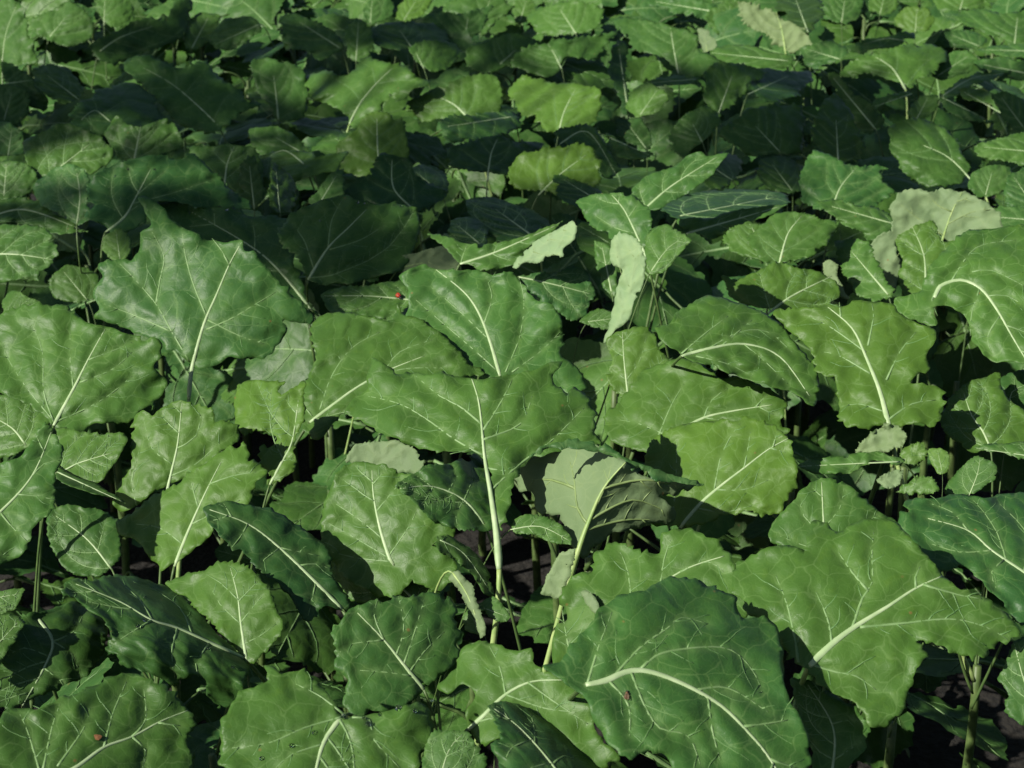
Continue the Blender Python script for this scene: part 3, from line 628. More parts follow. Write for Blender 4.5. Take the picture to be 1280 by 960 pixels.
B('d13', '1173,122 1195,103 1225,90 1262,88 1248,97 1215,107 1190,124', '1178,120 1215,98 1255,92', 22, 20, q=.6)
B('d14', '1083,132 1110,118 1142,115 1137,121 1110,127 1090,140', '1140,117 1088,135', 22, -5, q=.6, o=8)
B('d15', '1133,142 1150,120 1174,120 1167,142 1145,152', '1145,150 1160,122', 36, 5)
B('d16', '1173,125 1195,147 1225,154 1242,152 1222,142 1200,130 1180,120', '1178,122 1235,150', 34, -5, q=.6)
B('d17', '1218,182 1250,172 1295,165 1295,212 1260,202 1228,197', '1295,190 1230,184', 30, 5)
B('d18', '1165,75 1200,62 1222,72 1212,88 1185,100 1165,95', '1172,95 1210,70', 38, -10, y=.2)
B('d19', '1215,78 1250,70 1290,80 1290,100 1255,95', '1285,92 1225,80', 30, -10)
B('d20', '1085,0 1110,-8 1125,5 1112,18 1090,18', '1100,18 1105,-4', 42, -10, y=.3)
B('d21', '1165,0 1195,-10 1230,-5 1240,10 1205,12 1180,15', '1200,12 1205,-5', 36, -10)
B('e1', '935,300 965,268 990,265 1030,272 1047,285 1035,302 1015,322 985,328 965,331 945,322', '974,330 985,292 1002,270', 38, -10, rib=1.4, sides=['978,315 1005,300 1025,285'], o=4)
B('e2', '1018,250 1050,250 1080,258 1112,265 1122,287 1085,302 1070,287 1048,277', '1118,280 1040,258', 28, 0)
B('e3', '1043,300 1080,300 1092,315 1102,340 1117,372 1085,375 1058,352 1048,325', '1110,368 1065,315', 40, -15, y=.35)
B('e4', '903,292 935,276 960,290 972,327 935,322 913,312', '965,326 950,302 937,280', 40, -5, rib=1.4)
B('e5', '770,150 800,148 815,170 812,190 790,180 772,168', '808,186 785,155', 36, 10, h=.62, b=.8)
B('e6', '870,205 900,190 930,200 920,225 890,235 872,222', '915,225 885,205', 26, 40, b=.75, h=.64)
B('e7', '950,200 985,195 1005,215 1000,240 965,240 948,222', '990,238 965,205', 34, 10, b=.8, h=.62)
B('e8', '300,205 320,195 330,235 320,265 300,250', '318,262 312,208', 42, 10, b=.8, h=.64)
B('e9', '130,295 150,285 165,300 160,325 140,325 128,312', '150,324 145,290', 45, -10, h=.62, y=.3)
B('e10', '690,215 720,225 745,235 760,255 730,262 700,248', '755,255 705,225', 20, 50, b=.75, y=0, h=.66)
B('e11', '500,215 530,205 555,215 560,238 535,245 510,235', '550,240 520,215', 24, 40, b=.8, y=0, h=.64)
B('e12', '60,350 85,330 120,340 128,365 100,380 70,372', '110,376 80,340', 40, 0, h=.55, b=.8)
B('e13', '1195,110 1230,112 1262,125 1260,150 1235,130 1205,125', '1258,145 1205,115', 36, 0, h=.62)
B('e14', '1240,120 1262,115 1285,130 1285,165 1265,160 1248,138', '1280,160 1252,122', 44, 0, b=.9)
B('e15', '1265,215 1295,210 1295,260 1262,262 1255,240', '1290,255 1268,222', 36, -5, y=.1)
B('e16', '1000,60 1040,50 1062,66 1040,80 1010,84', '1050,74 1010,62', 34, -10, y=.1)
B('e17', '1180,40 1215,38 1235,50 1220,62 1190,58', '1225,58 1190,44', 34, -10, y=.2)
B('e18', '1222,265 1255,258 1290,262 1290,285 1250,290 1225,282', '1290,275 1230,270', 34, -10, y=.15)
# ------------------------------------------------------------------ ground
def soil_material():
    m, N, K = new_mat('soil')
    out = N.new('ShaderNodeOutputMaterial'); tc = N.new('ShaderNodeTexCoord')
    n = N.new('ShaderNodeTexNoise'); n.inputs['Scale'].default_value = 9; n.inputs['Detail'].default_value = 8
    K.new(tc.outputs['Object'], n.inputs['Vector'])
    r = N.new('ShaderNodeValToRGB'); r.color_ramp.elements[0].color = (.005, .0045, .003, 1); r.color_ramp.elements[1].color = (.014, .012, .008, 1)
    K.new(n.outputs['Fac'], r.inputs[0])
    b = N.new('ShaderNodeBump'); b.inputs['Strength'].default_value = .8; b.inputs['Distance'].default_value = .03
    n2 = N.new('ShaderNodeTexNoise'); n2.inputs['Scale'].default_value = 40; n2.inputs['Detail'].default_value = 6
    K.new(tc.outputs['Object'], n2.inputs['Vector']); K.new(n2.outputs['Fac'], b.inputs['Height'])
    p = N.new('ShaderNodeBsdfPrincipled'); p.inputs['Roughness'].default_value = .95
    K.new(r.outputs[0], p.inputs['Base Color']); K.new(b.outputs[0], p.inputs['Normal']); K.new(p.outputs[0], out.inputs[0])
    return m
M_SOIL = soil_material()
def ground():
    xs = np.unique(np.r_[np.linspace(-900, -12, 12), np.linspace(-12, 12, 90), np.linspace(12, 900, 12)])
    ys = np.unique(np.r_[np.linspace(-900, -6, 12), np.linspace(-6, 16, 90), np.linspace(16, 900, 12)])
    V = []; F = []
    for y in ys:
        for x in xs:
            near = abs(x) < 12.5 and -6.5 < y < 16.5
            V.append((x, y, .035 * noise.noise((x * 2.2, y * 2.2, 0)) + .02 * noise.noise((x * 6, y * 6, 5)) if near else 0))
    w = len(xs)
    for j in range(len(ys) - 1):
        for i in range(w - 1):
            F.append((j * w + i, j * w + i + 1, (j + 1) * w + i + 1, (j + 1) * w + i))
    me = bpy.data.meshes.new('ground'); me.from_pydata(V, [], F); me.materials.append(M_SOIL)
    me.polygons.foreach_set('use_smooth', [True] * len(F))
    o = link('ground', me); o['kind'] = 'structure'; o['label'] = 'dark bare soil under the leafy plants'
ground()

# ------------------------------------------------------------------ put every leaf at its own distance
def nvec(tilt, az):
    t, a = R(tilt), R(az)
    return np.array([math.sin(t) * math.sin(a), -math.sin(t) * math.cos(a), math.cos(t)])

GS = 6
GX = np.arange(-66, 1346, GS); GY = np.arange(-30, 1042, GS)
PXG = np.stack(np.meshgrid(GX, GY), -1)                     # rows y, cols x
DG = FWD + RIGHT * ((PXG[..., :1] - 640) / FPX) + UPV * ((480 - PXG[..., 1:]) / FPX)
DG /= np.linalg.norm(DG, axis=-1, keepdims=True)

def plane_hit(lf, P):
    d = FWD + RIGHT * ((P[:, :1] - 640) / FPX) + UPV * ((480 - P[:, 1:]) / FPX)
    d /= np.linalg.norm(d, axis=1)[:, None]
    t = (lf['n'] @ (lf['A'] - CAM)) / (d @ lf['n'])
    tA = np.linalg.norm(lf['A'] - CAM)
    return CAM + d * np.clip(t, tA * .78, tA * 1.3)[:, None]

for lf in LEAVES:
    P = lf['poly']; c = (P.min(0) + P.max(0)) / 2
    d = ray(*c)
    tA = (CAM[2] - lf['h']) / -d[2]
    lf['A'] = CAM + d * tA
    tilt = lf['tilt']; n = nvec(tilt, lf['az'])
    while -(n @ d) < .24 and tilt > 0:
        tilt -= 3; n = nvec(tilt, lf['az'])
    if -(n @ d) < .24:
        n = n - d * (.26 - (-(n @ d))); n /= np.linalg.norm(n)
    lf['n'] = n
    for it in range(14):                                  # no leaf longer than these plants grow them
        H = plane_hit(lf, P)
        ext = np.linalg.norm(H[:, None] - H[None], axis=-1).max()
        if ext < .46: break
        n = lf['n'] - d * .09; lf['n'] = n / np.linalg.norm(n)
    lf['s'] = 0.0
    lf['key'] = P[:, 1].max() + lf['o']
    m = inside(PXG.reshape(-1, 2), P).reshape(PXG.shape[:2])
    lf['mask'] = m
    den = DG @ lf['n']
    t = (lf['n'] @ (lf['A'] - CAM)) / np.where(den > -.05, -.05, den)
    tA = np.linalg.norm(lf['A'] - CAM)
    lf['g'] = np.log(np.clip(t, tA * .78, tA * 1.3))
pairs = []
for i, a in enumerate(LEAVES):
    for b in LEAVES[i + 1:]:
        if a['attach'] or b['attach']: continue
        m = a['mask'] & b['mask']
        if m.any():
            f, bk = (a, b) if a['key'] > b['key'] else (b, a)
            pairs.append((f, bk, float((bk['g'][m] - f['g'][m]).min())))
for it in range(260):
    for f, bk, g in pairs:
        v = .007 - (g + bk['s'] - f['s'])
        if v > 0:
            f['s'] = max(-.11, f['s'] - v * .3); bk['s'] = min(.11, bk['s'] + v * .3)
IDX = {l['id']: l for l in LEAVES}
DM = np.full(PXG.shape[:2], 99.0)
for lf in LEAVES:
    if lf['attach']: lf['A'] = plane_hit(IDX[lf['attach'][0]], np.array([lf['attach'][1:]], float))[0]; continue
    lf['A'] = CAM + (lf['A'] - CAM) * math.exp(lf['s'])
    DM[lf['mask']] = np.minimum(DM[lf['mask']], np.exp(lf['g'][lf['mask']] + lf['s']))

# ------------------------------------------------------------------ leaf frames and plants
for lf in LEAVES:
    n = lf['n']
    M3 = plane_hit(lf, catmull(lf['mid'], lambda d: d / 8, False))
    B = M3[0]
    e1 = M3[-1] - B; e1 -= n * (e1 @ n); e1 /= np.linalg.norm(e1)
    e2 = np.cross(n, e1)
    lf['B'], lf['e1'], lf['e2'] = B, e1, e2
    to2 = lambda X, B=B, e1=e1, e2=e2: np.stack([(X - B) @ e1, (X - B) @ e2], 1)
    lf['mid2'] = to2(M3)
    lf['out2'] = to2(plane_hit(lf, lf['poly']))
    lf['sid2'] = [to2(plane_hit(lf, catmull(pts(s), lambda d: d / 10, False))) for s in lf['sides']]
    ext = lf['out2'].max(0) - lf['out2'].min(0)
    lf['L'] = max(ext) * .95
    hd = e1.copy(); hd[2] = 0; k = np.linalg.norm(hd); hd = hd / k if k > .2 else np.array([0, -1., 0]) * 0
    lf['hd'] = hd
    lf['want'] = (B - hd * .11)[:2]
PLANTS = []
for lf in sorted(LEAVES, key=lambda l: -l['L']):
    rad = .17 + .02 * np.linalg.norm(lf['want'])
    best = None
    for p in PLANTS:
        dd = np.linalg.norm(np.mean([l['want'] for l in p['leaves']], axis=0) - lf['want'])
        if dd < rad and len(p['leaves']) < 8 and (best is None or dd < best[0]): best = (dd, p)
    if best: best[1]['leaves'].append(lf)
    else: PLANTS.append(dict(leaves=[lf]))

def project(p):
    v = p - CAM
    z = v @ FWD
    return 640 + FPX * (v @ RIGHT) / z, 480 - FPX * (v @ UPV) / z, np.linalg.norm(v), z

def build_leaf(lf, plant_loc, parent):
    rnd = random.Random(lf['id'])
    n, B, e1, e2, Lg = lf['n'], lf['B'], lf['e1'], lf['e2'], lf['L']
    def place(q, delta):
        p = B + q[:, :1] * e1 + q[:, 1:] * e2
        d = p - CAM; d /= np.linalg.norm(d, axis=1)[:, None]
        nd = d @ n
        nd = np.where(nd > -.45, -.45, nd)
        return p + d * (delta / nd)[:, None]
    sides = [branches_for(s, lf['out2'], Lg, rnd) for s in lf['sid2']]
    auto = not sides
    if auto:
        sides = auto_sides(lf['out2'], lf['mid2'], Lg, 4 if lf['q'] >= .75 else 3, rnd)
    else:
        extra = auto_sides(lf['out2'], lf['mid2'], Lg, 5, rnd)
        S = np.concatenate([s[0] for s in sides])
        for e in extra:
            if mindist(e[0][len(e[0]) // 2:], S).min() > .13 * Lg: sides.append(e)
    sp = max(.0042, Lg / (58 if lf['q'] >= 1 else 34))
    sg = -1 if lf['back'] else 1
    vd = (B - CAM) / np.linalg.norm(B - CAM)
    gz = min(1.0, max(.35, -(vd @ n) / .65))
    edge, Q, F, dv, delta, low, V = leaf_geometry(lf['out2'], lf['mid2'], sides, Lg, place, rnd, sp, lf['quilt'] * sg * gz, lf['wav'] * gz, lf['fold'], lf['cup'] * sg, lf['droop'] * sg, lf['ruffle'])
    me = blade_mesh(V - B, F, Q, dv, (M_UP, M_DN), bool(lf['back']))
    o = link('curled_leaf_edge' if lf['rag'] else 'leaf', me, parent)
    o.location = B - plant_loc
    br = lf['b'] * rnd.uniform(.90, 1.10)  # colour brightness: painted-in shade of this leaf times random variation
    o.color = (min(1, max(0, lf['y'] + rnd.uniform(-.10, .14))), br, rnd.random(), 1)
    thicken(o)
    lf['obj'] = o; lf['edge'] = edge; lf['place'] = place; lf['low'] = low
    # midrib
    mid = catmull(lf['mid2'], lambda d: d / .008, False)
    dl = low(mid) + .0004 * sg
    k = np.linspace(0, 1, len(mid))
    w = min(1.0, Lg / .22) * lf['rib']
    rad = w * ((.0029 if lf['q'] >= 1 else .0022) * (1 - k) ** 1.2 + .0006)
    rad = rad * np.clip(.62 + k * 5, 0, 1)
    P3 = place(mid, dl)
    if len(P3) > 2 and not lf['rag']:
        link('midrib', tube_mesh([(P3 - B, rad)], M_PET if lf['back'] else M_RIB, 8, None, None if lf['back'] or lf['rib'] > 1.45 else lf['n']), o)
    for lines in sides:
        paths = []
        for j, ln in enumerate(lines if lf['q'] >= 1 else lines[:1]):
            c = catmull(ln, lambda d: d / .01, False)
            kk = np.linspace(0, 1, len(c))
            r0 = (.0013 if lf['q'] >= 1 else .0009) if j == 0 else .00055
            paths.append((place(c, low(c) + .0003 * sg) - B, w ** .7 * (r0 * (1 - kk) ** .8 + .0004)))
        link('side_vein', tube_mesh(paths, M_DARKVEIN if lf['back'] else (M_VEIN if lf['q'] >= 1 else M_FINE), 5, M_DARKVEIN if lf['back'] else M_FINE, None if lf['back'] else lf['n']), o)
    if lf['rag'] or not lf['stalk']: return .15
    # leaf stalk down to the stem
    T = P3[0] - P3[min(3, len(P3) - 1)]; T /= np.linalg.norm(T) + 1e-9
    sx, sy = plant_loc[0], plant_loc[1]
    dist = math.hypot(P3[0][0] - sx, P3[0][1] - sy)
    zj = max(.12, P3[0][2] - .26 - .8 * dist - rnd.uniform(0, .10))
    J = np.array([sx, sy, zj])
    c1 = P3[0] + T * min(.06, .3 * dist + .02) + np.array([0, 0, -.02])
    c2 = J + (P3[0] - J) * .35 + np.array([0, 0, -.05])
    pe = bezier(P3[0], c1, c2, J, 22)
    if lf['rib'] < 1.45:                                   # the stalk passes behind the leaves that cover it
        for rep in range(2):
            for q in range(2, len(pe) - 1):
                x, y, dd, zz = project(pe[q])
                if -60 < x < 1340 and -25 < y < 1035:
                    m = DM[int(round((y - GY[0]) / GS)), int(round((x - GX[0]) / GS))]
                    if m < 90 and dd < m + .025: pe[q] = CAM + (pe[q] - CAM) * ((m + .03) / dd)
            pe[1:-1] = (pe[:-2] + pe[1:-1] * 2 + pe[2:]) / 4
    r0 = rad[0]
    link('petiole', tube_mesh([(pe - B, np.linspace(r0, r0 * 1.35 + .001, len(pe)))], M_PET if lf['rib'] > 1.2 or lf['back'] else M_PETD, 7), o)
    return zj

for p in PLANTS:
    w = np.mean([l['want'] for l in p['leaves']], axis=0)
    p['loc'] = np.array([w[0], w[1], 0.0])
    e = bpy.data.objects.new('leafy_plant', None); COL.objects.link(e)
    e.empty_display_size = .05; e.location = p['loc']
    p['obj'] = e
    top = .15
    for lf in p['leaves']: top = max(top, build_leaf(lf, p['loc'], e))
    p['top'] = top
    z = np.linspace(-.03, top + .02, 12)
    ph = random.uniform(0, 6)
    st = np.stack([.006 * np.sin(z * 9 + ph) * (z > 0), .006 * np.cos(z * 7 + ph) * (z > 0), z], 1)
    link('stem', tube_mesh([(st, np.linspace(.0105, .0065, 12))], M_STEM, 8), e)

# ------------------------------------------------------------------ leaves for the plants in between
def template(seed):
    rnd = random.Random(seed)
    a = rnd.uniform(.30, .42); 
    half = [(.0, .012), (.06, .05), (.12, .035), (.20, .09), (.27, .06), (.36, .20), (.50, a * .95), (.66, a), (.80, a * .86), (.92, a * .52), (.985, a * .18)]
    up = [(x, y * rnd.uniform(.82, 1.15)) for x, y in half]
    dn = [(x, -y * rnd.uniform(.82, 1.15)) for x, y in half]
    out2 = np.array(up + [(1.0, 0)] + dn[::-1])
    mid2 = np.stack([np.linspace(0, .97, 9), .02 * np.sin(np.linspace(0, 3, 9) + seed)], 1)
    sides = auto_sides(out2, mid2, 1.0, 4, rnd)
    def place(q, d): return np.concatenate([q, d[:, None]], 1)
    edge, Q, F, dv, delta, low, V = leaf_geometry(out2, mid2, sides, 1.0, place, rnd, .045, .016, .03, rnd.uniform(-.1, .12), rnd.uniform(.1, .5), rnd.uniform(.1, .35), .02)
    me = blade_mesh(V, F, Q * .28, dv * .28, (M_UP, M_DN), False)
    c = catmull(mid2, lambda d: d / .08, False)
    k = np.linspace(0, 1, len(c))
    vp = [(place(c, low(c) + .002), .013 * (1 - k) ** 1.2 + .003)]
    for ls in sides:
        cc = catmull(ls[0], lambda d: d / .1, False); kk = np.linspace(0, 1, len(cc))
        vp.append((place(cc, low(cc) + .004), .0035 * (1 - kk) + .001))
    return me, tube_mesh(vp, M_VEIN, 5, M_FINE)
TEMPL = [template(100 + i) for i in range(9)]

def hidden_ok(P, gap_ok):
    """true when these points do not come in front of a leaf placed above"""
    for p in P:
        x, y, d, z = project(p)
        if z < .2: 
            if z > -.3: return False
            continue
        if -30 < x < 1310 and -25 < y < 990:
            i = int(round((y - GY[0]) / GS)); j = int(round((x - GX[0]) / GS))
            sub = DM[max(0, i - 2):i + 3, max(0, j - 2):j + 3]
            m = sub.min()
            if not gap_ok and DM[max(0, i - 1):i + 2, max(0, j - 1):j + 2].max() > 90: return False
            if m < 90:
                if d < m + .02: return False
            elif not gap_ok: return False
    return True

def fill_leaf(parent, loc, node, d, length, pitch, roll, width, rnd, yel, br, petl):
    n = nvec(pitch, roll)                                  # blades turn their faces to the sun
    e1 = np.array([d[0], d[1], 0.0]); e1 = e1 - n * (e1 @ n); e1 /= np.linalg.norm(e1)
    e2 = np.cross(n, e1)
    base = node + np.array([d[0], d[1], 0]) * petl + np.array([0, 0, petl * .75])
    Mx = Matrix(((e1[0] * length, e2[0] * length * width, n[0] * length, base[0] - loc[0]),
                 (e1[1] * length, e2[1] * length * width, n[1] * length, base[1] - loc[1]),
                 (e1[2] * length, e2[2] * length * width, n[2] * length, base[2] - loc[2]), (0, 0, 0, 1)))
    return base, e1, e2, n, Mx

def fill_plant(x, y, rnd, nleaf, zlo, zhi, gap_ok, lmin, lmax, label, group, host=None):
    loc = np.array([x, y, 0.0])
    leaves = []
    a0 = rnd.uniform(0, 6.28)
    for k in range(nleaf):
        for tr in range(3):
            a = a0 + k * 2.4 + rnd.uniform(-.5, .5)
            d = (math.cos(a), math.sin(a))
            hz = zlo + (zhi - zlo) * (k + rnd.random()) / nleaf
            ln = rnd.uniform(lmin, lmax); pt = rnd.uniform(18, 58); ro = rnd.uniform(-75, 35)
            if y < 3.4 and hz < .5: pt = rnd.uniform(10, 38); ro = rnd.uniform(45, 160)   # lower leaves hang turned from the sun
            node = np.array([x, y, hz]); petl = rnd.uniform(.05, .12)
            args = (node, d, ln, pt, ro, rnd.uniform(.85, 1.2))
            base, e1, e2, n, Mx = fill_leaf(None, loc, *args[:4], args[4], args[5], rnd, 0, 1, petl)
            P = [base + e1 * ln * f + e2 * ln * g for f, g in ((0, 0), (.15, 0), (.3, 0), (.45, 0), (.6, 0), (.8, 0), (1, 0), (.55, .2), (.55, -.2), (.35, .2), (.35, -.2), (.55, .4), (.55, -.4), (.8, .35), (.8, -.35), (.92, .2), (.92, -.2))] + [node]
            if hidden_ok(P, gap_ok or (y < 3.4 and hz + petl < .46)):
                leaves.append((base, Mx, node)); break
    if len(leaves) < (1 if host else 2): return None
    e = host or bpy.data.objects.new('leafy_plant', None)
    if not host:
        COL.objects.link(e); e.location = loc; e.empty_display_size = .05
        e['label'] = label; e['category'] = 'plant'; e['group'] = group
    top = max(l[2][2] for l in leaves)
    z = np.linspace(-.03, top + .02, 7)
    if not host: link('stem', tube_mesh([(np.stack([.01 * np.sin(z * 8 + a0) * (z > 0), .01 * np.cos(z * 6) * (z > 0), z], 1), np.linspace(.009, .006, 7))], M_STEM, 6), e)
    for base, Mx, node in leaves:
        me, rib = rnd.choice(TEMPL)
        o = link('leaf', me, e); o.matrix_local = Mx
        o.color = (rnd.uniform(.0, .35), rnd.uniform(.85, 1.1), rnd.random(), 1)
        link('midrib', rib, o)
        pe = bezier(base, base - np.array(Mx.col[0][:3]) * .12 + np.array([0, 0, -.01]), node + np.array([0, 0, .03]), node, 7)
        link('petiole', tube_mesh([(pe - loc, np.linspace(.0025, .004, 7))], M_PETD, 5), e)
    return e
rf = random.Random(5)
spots = []
def free(x, y, r):
    return all((x - a) ** 2 + (y - b) ** 2 > r * r for a, b in spots)
for p in PLANTS: spots.append((p['loc'][0], p['loc'][1]))
def scatter(x0, x1, y0, y1, tries, sep):
    out = []
    for _ in range(tries):
        x = rf.uniform(x0, x1); y = rf.uniform(y0, y1)
        if free(x, y, sep): spots.append((x, y)); out.append((x, y))
    return out
def in_view(x, y, margin=0.0):
    return abs(x) < y * .306 * 1.0 + margin and y > 1.25
# lower leaves of the plants in view
for p in PLANTS:
    x, y = p['loc'][0], p['loc'][1]
    fill_plant(x, y, rf, 9, .10, max(.35, min(.66, p['top'])), False, .20, .32, '', '', host=p['obj'])
# the field goes on beside the picture and in front of it
for (x, y) in scatter(-3.2, 3.0, .45, 7.0, 3000, .36):
    if (not in_view(x, y, .10)) and -(y * .306 + .85) < x < y * .306 + .80:
        fill_plant(x, y, rf, 13, .30, .88, False, .24, .36, 'leafy plant in the strip of field bordering the main patch', 'plants in the bordering strip')
spots[:] = [q for q in spots if not in_view(q[0], q[1], .10)] + [(p['loc'][0], p['loc'][1]) for p in PLANTS]
# leaves under the canopy: hidden behind the near leaves, filling between the leaves of the back rows
for (x, y) in scatter(-1.4, 1.4, 1.3, 3.3, 500, .22):
    if in_view(x, y, .05):
        fill_plant(x, y, rf, 8, .15, .62, False, .18, .28, 'low leafy plant half hidden in dark gaps under the canopy', 'low plants under the canopy')
for (x, y) in scatter(-2.4, 2.4, 3.3, 5.6, 1500, .22):
    if in_view(x, y, .10):
        fill_plant(x, y, rf, 10, .28, .80, True, .24, .38, 'dark leafy plant filling the gaps between back-row plants', 'plants filling gaps in the back rows')
# the field beyond the last row
for (x, y) in scatter(-3.0, 3.0, 5.2, 8.8, 1600, .28):
    if in_view(x, y, .2):
        fill_plant(x, y, rf, 11, .46, .92, True, .24, .38, 'sunlit leafy plant in the blurred far rows of the field', 'plants in the far rows')
# ------------------------------------------------------------------ the tree beside the field whose shade falls across it
def simple_mat(name, col, rough=.5, noise_scale=None, col2=None, spec=.4):
    m, N, K = new_mat(name)
    out = N.new('ShaderNodeOutputMaterial'); p = N.new('ShaderNodeBsdfPrincipled')
    p.inputs['Base Color'].default_value = col; p.inputs['Roughness'].default_value = rough; p.inputs['Specular IOR Level'].default_value = spec
    if noise_scale:
        tc = N.new('ShaderNodeTexCoord'); n = N.new('ShaderNodeTexNoise'); n.inputs['Scale'].default_value = noise_scale; n.inputs['Detail'].default_value = 5
        K.new(tc.outputs['Object'], n.inputs['Vector'])
        r = N.new('ShaderNodeValToRGB'); r.color_ramp.elements[0].position = .35; r.color_ramp.elements[1].position = .68
        r.color_ramp.elements[0].color = col; r.color_ramp.elements[1].color = col2
        K.new(n.outputs['Fac'], r.inputs[0]); K.new(r.outputs[0], p.inputs['Base Color'])
    K.new(p.outputs[0], out.inputs[0])
    return m
M_BARK = simple_mat('bark', (.07, .05, .035, 1), .9, 14, (.16, .12, .09, 1))
M_TREELEAF = simple_mat('tree_leaf', (.035, .075, .02, 1), .6, 3, (.06, .11, .03, 1))
SHADE = [(300, 290, .16), (360, 300, .15), (440, 335, .18), (480, 300, .12), (545, 250, .18), (640, 265, .18), (600, 190, .18), (490, 235, .14), (715, 195, .12), (560, 210, .14), (680, 240, .12),
         (960, 150, .32), (1050, 170, .28), (1160, 168, .20), (920, 245, .16), (880, 110, .22), (1120, 130, .2), (1255, 150, .15), (1030, 100, .16), (860, 190, .14),
         (180, 95, .26), (90, 105, .22), (395, 45, .30), (510, 45, .22), (780, 90, .18), (240, 130, .2), (240, 50, .22), (130, 45, .2), (330, 225, .13), (15, 110, .2), (660, 65, .2), (320, 100, .14), (1230, 100, .16), (560, 60, .2), (1130, 60, .16)]
def shade_tree():
    e = bpy.data.objects.new('tree', None); COL.objects.link(e); base = np.array([-6.3, .9, 0]); e.location = base
    e['label'] = 'slender tree with loose leaf clumps shading strips of the field'; e['category'] = 'tree'
    rr = random.Random(9)
    tz = np.linspace(-.1, 6.4, 14)
    tr = np.stack([.12 * np.sin(tz * .7), .1 * np.sin(tz * .9 + 1), tz], 1)
    link('trunk', tube_mesh([(tr, np.linspace(.13, .035, 14))], M_BARK, 10), e)
    V, F = [], []
    for px, py, r in SHADE:
        d = ray(px, py); P = CAM + d * ((CAM[2] - .98) / -d[2])
        c = P + SUN * rr.uniform(7.2, 8.6) - base
        zs = max(2.6, c[2] - math.hypot(c[0], c[1]) * .75)
        a = np.array([np.interp(zs, tz, tr[:, 0]), np.interp(zs, tz, tr[:, 1]), zs])
        br = bezier(a, a + (c - a) * .3 + np.array([0, 0, .25]), a + (c - a) * .75 + np.array([0, 0, .2]), c, 10)
        link('branch', tube_mesh([(br, np.linspace(.026, .006, 10))], M_BARK, 6), e)
        for k in range(int(1500 * r * r) + 24):
            v = np.array([rr.gauss(0, 1) for _ in range(3)]); v /= np.linalg.norm(v)
            p = c + v * r * rr.random() ** .4
            u = np.array([rr.gauss(0, 1) for _ in range(3)]); u /= np.linalg.norm(u)
            w = np.cross(u, v); w /= np.linalg.norm(w) + 1e-6
            s = rr.uniform(.05, .085); b = len(V)
            V += [p - u * s, p + w * s * .5, p + u * s, p - w * s * .5]; F.append((b, b + 1, b + 2, b + 3))
    me = bpy.data.meshes.new('crown'); me.from_pydata([tuple(v) for v in V], [], F); me.materials.append(M_TREELEAF)
    link('crown', me, e)
shade_tree()

# ------------------------------------------------------------------ small things lying on the leaves
BY = {l['id']: l for l in LEAVES}
def on_leaf(lid, px, py, lift=0.0):
    lf = BY[lid]
    H = plane_hit(lf, np.array([[px, py]], float)) - lf['B']
    q = np.stack([H @ lf['e1'], H @ lf['e2']], 1)
    return lf['place'](q, lf['low'](q) + lift)[0], lf['n']
def frame(n, dirx):
    n = Vector(n).normalized(); x = Vector(dirx); x = (x - n * x.dot(n)).normalized(); y = n.cross(x)
    return Matrix((x, y, n)).transposed().to_4x4()

M_DEW, N_, K_ = new_mat('water_drop')
o_ = N_.new('ShaderNodeOutputMaterial'); g_ = N_.new('ShaderNodeBsdfPrincipled')
g_.inputs['Transmission Weight'].default_value = 1.0; g_.inputs['Roughness'].default_value = .07; g_.inputs['IOR'].default_value = 1.33
K_.new(g_.outputs[0], o_.inputs[0])
def dome(rx, ry, rz, seg=14, ring=7, under=.25):
    V, F = [], []
    for j in range(ring + 1):
        th = (math.pi * .5) * (1 - j / ring) - (under if j == 0 else 0)
        th = math.pi * .5 * (1 + under) * (1 - j / ring)
        for i in range(seg):
            a = 2 * math.pi * i / seg
            V.append((rx * math.sin(th) * math.cos(a), ry * math.sin(th) * math.sin(a), rz * math.cos(th)))
    for j in range(ring):
        for i in range(seg):
            k = (i + 1) % seg
            F.append((j * seg + i, j * seg + k, (j + 1) * seg + k, (j + 1) * seg + i))
    F.append(tuple(range(seg))[::-1])
    me = bpy.data.meshes.new('dome'); me.from_pydata(V, [], F)
    bm = bmesh.new(); bm.from_mesh(me); bmesh.ops.remove_doubles(bm, verts=bm.verts, dist=1e-7); bm.to_mesh(me); bm.free()
    me.polygons.foreach_set('use_smooth', [True] * len(me.polygons))
    return me
drop = dome(1, 1, .75); drop.materials.append(M_DEW)
DEW = {'blue_drooping': ('clear dew drop on the drooping blue-green leaf', [(173, 783, 3.2), (180, 775, 2.6), (261, 811, 2.6), (292, 834, 3.6), (182, 747, 2.4)]),
       'front_dewy': ('clear dew drop on the dewy forked leaf beside the black gap', [(431, 897, 2.6), (460, 905, 3.2), (455, 898, 2), (475, 893, 2.2), (498, 885, 3.6), (518, 889, 2.6), (393, 916, 2.6), (364, 932, 2.4), (327, 948, 2.4), (540, 875, 1.8)]),
       'shade_vein': ('clear dew drop on the half-shaded leaf behind the red beetle', [(447, 253, 3), (455, 254, 2.4), (493, 257, 2.6), (501, 258, 3), (401, 276, 2.6)]),
       'navy_dewy': ('clear dew drop on the shaded blue leaf beyond the curled pale leaf', [(616, 260, 4), (626, 264, 3.4), (635, 273, 3.2), (655, 268, 4.5), (594, 252, 3)]),
       'navy_back': ('clear dew drop on the shaded leaf behind the upright fan leaf', [(262, 263, 3), (275, 258, 2.6), (283, 262, 3.4), (292, 260, 2.6), (298, 264, 2.4)]),
       'beetle_leaf': ('clear dew drop on the leaf under the red beetle', [(453, 371, 3), (476, 373, 2.6), (486, 374, 2)]),
       'left_broad_dark': ('clear dew drop on the broad dark-green leaf', [(160, 211, 3), (193, 212, 3), (144, 220, 2.2)])}
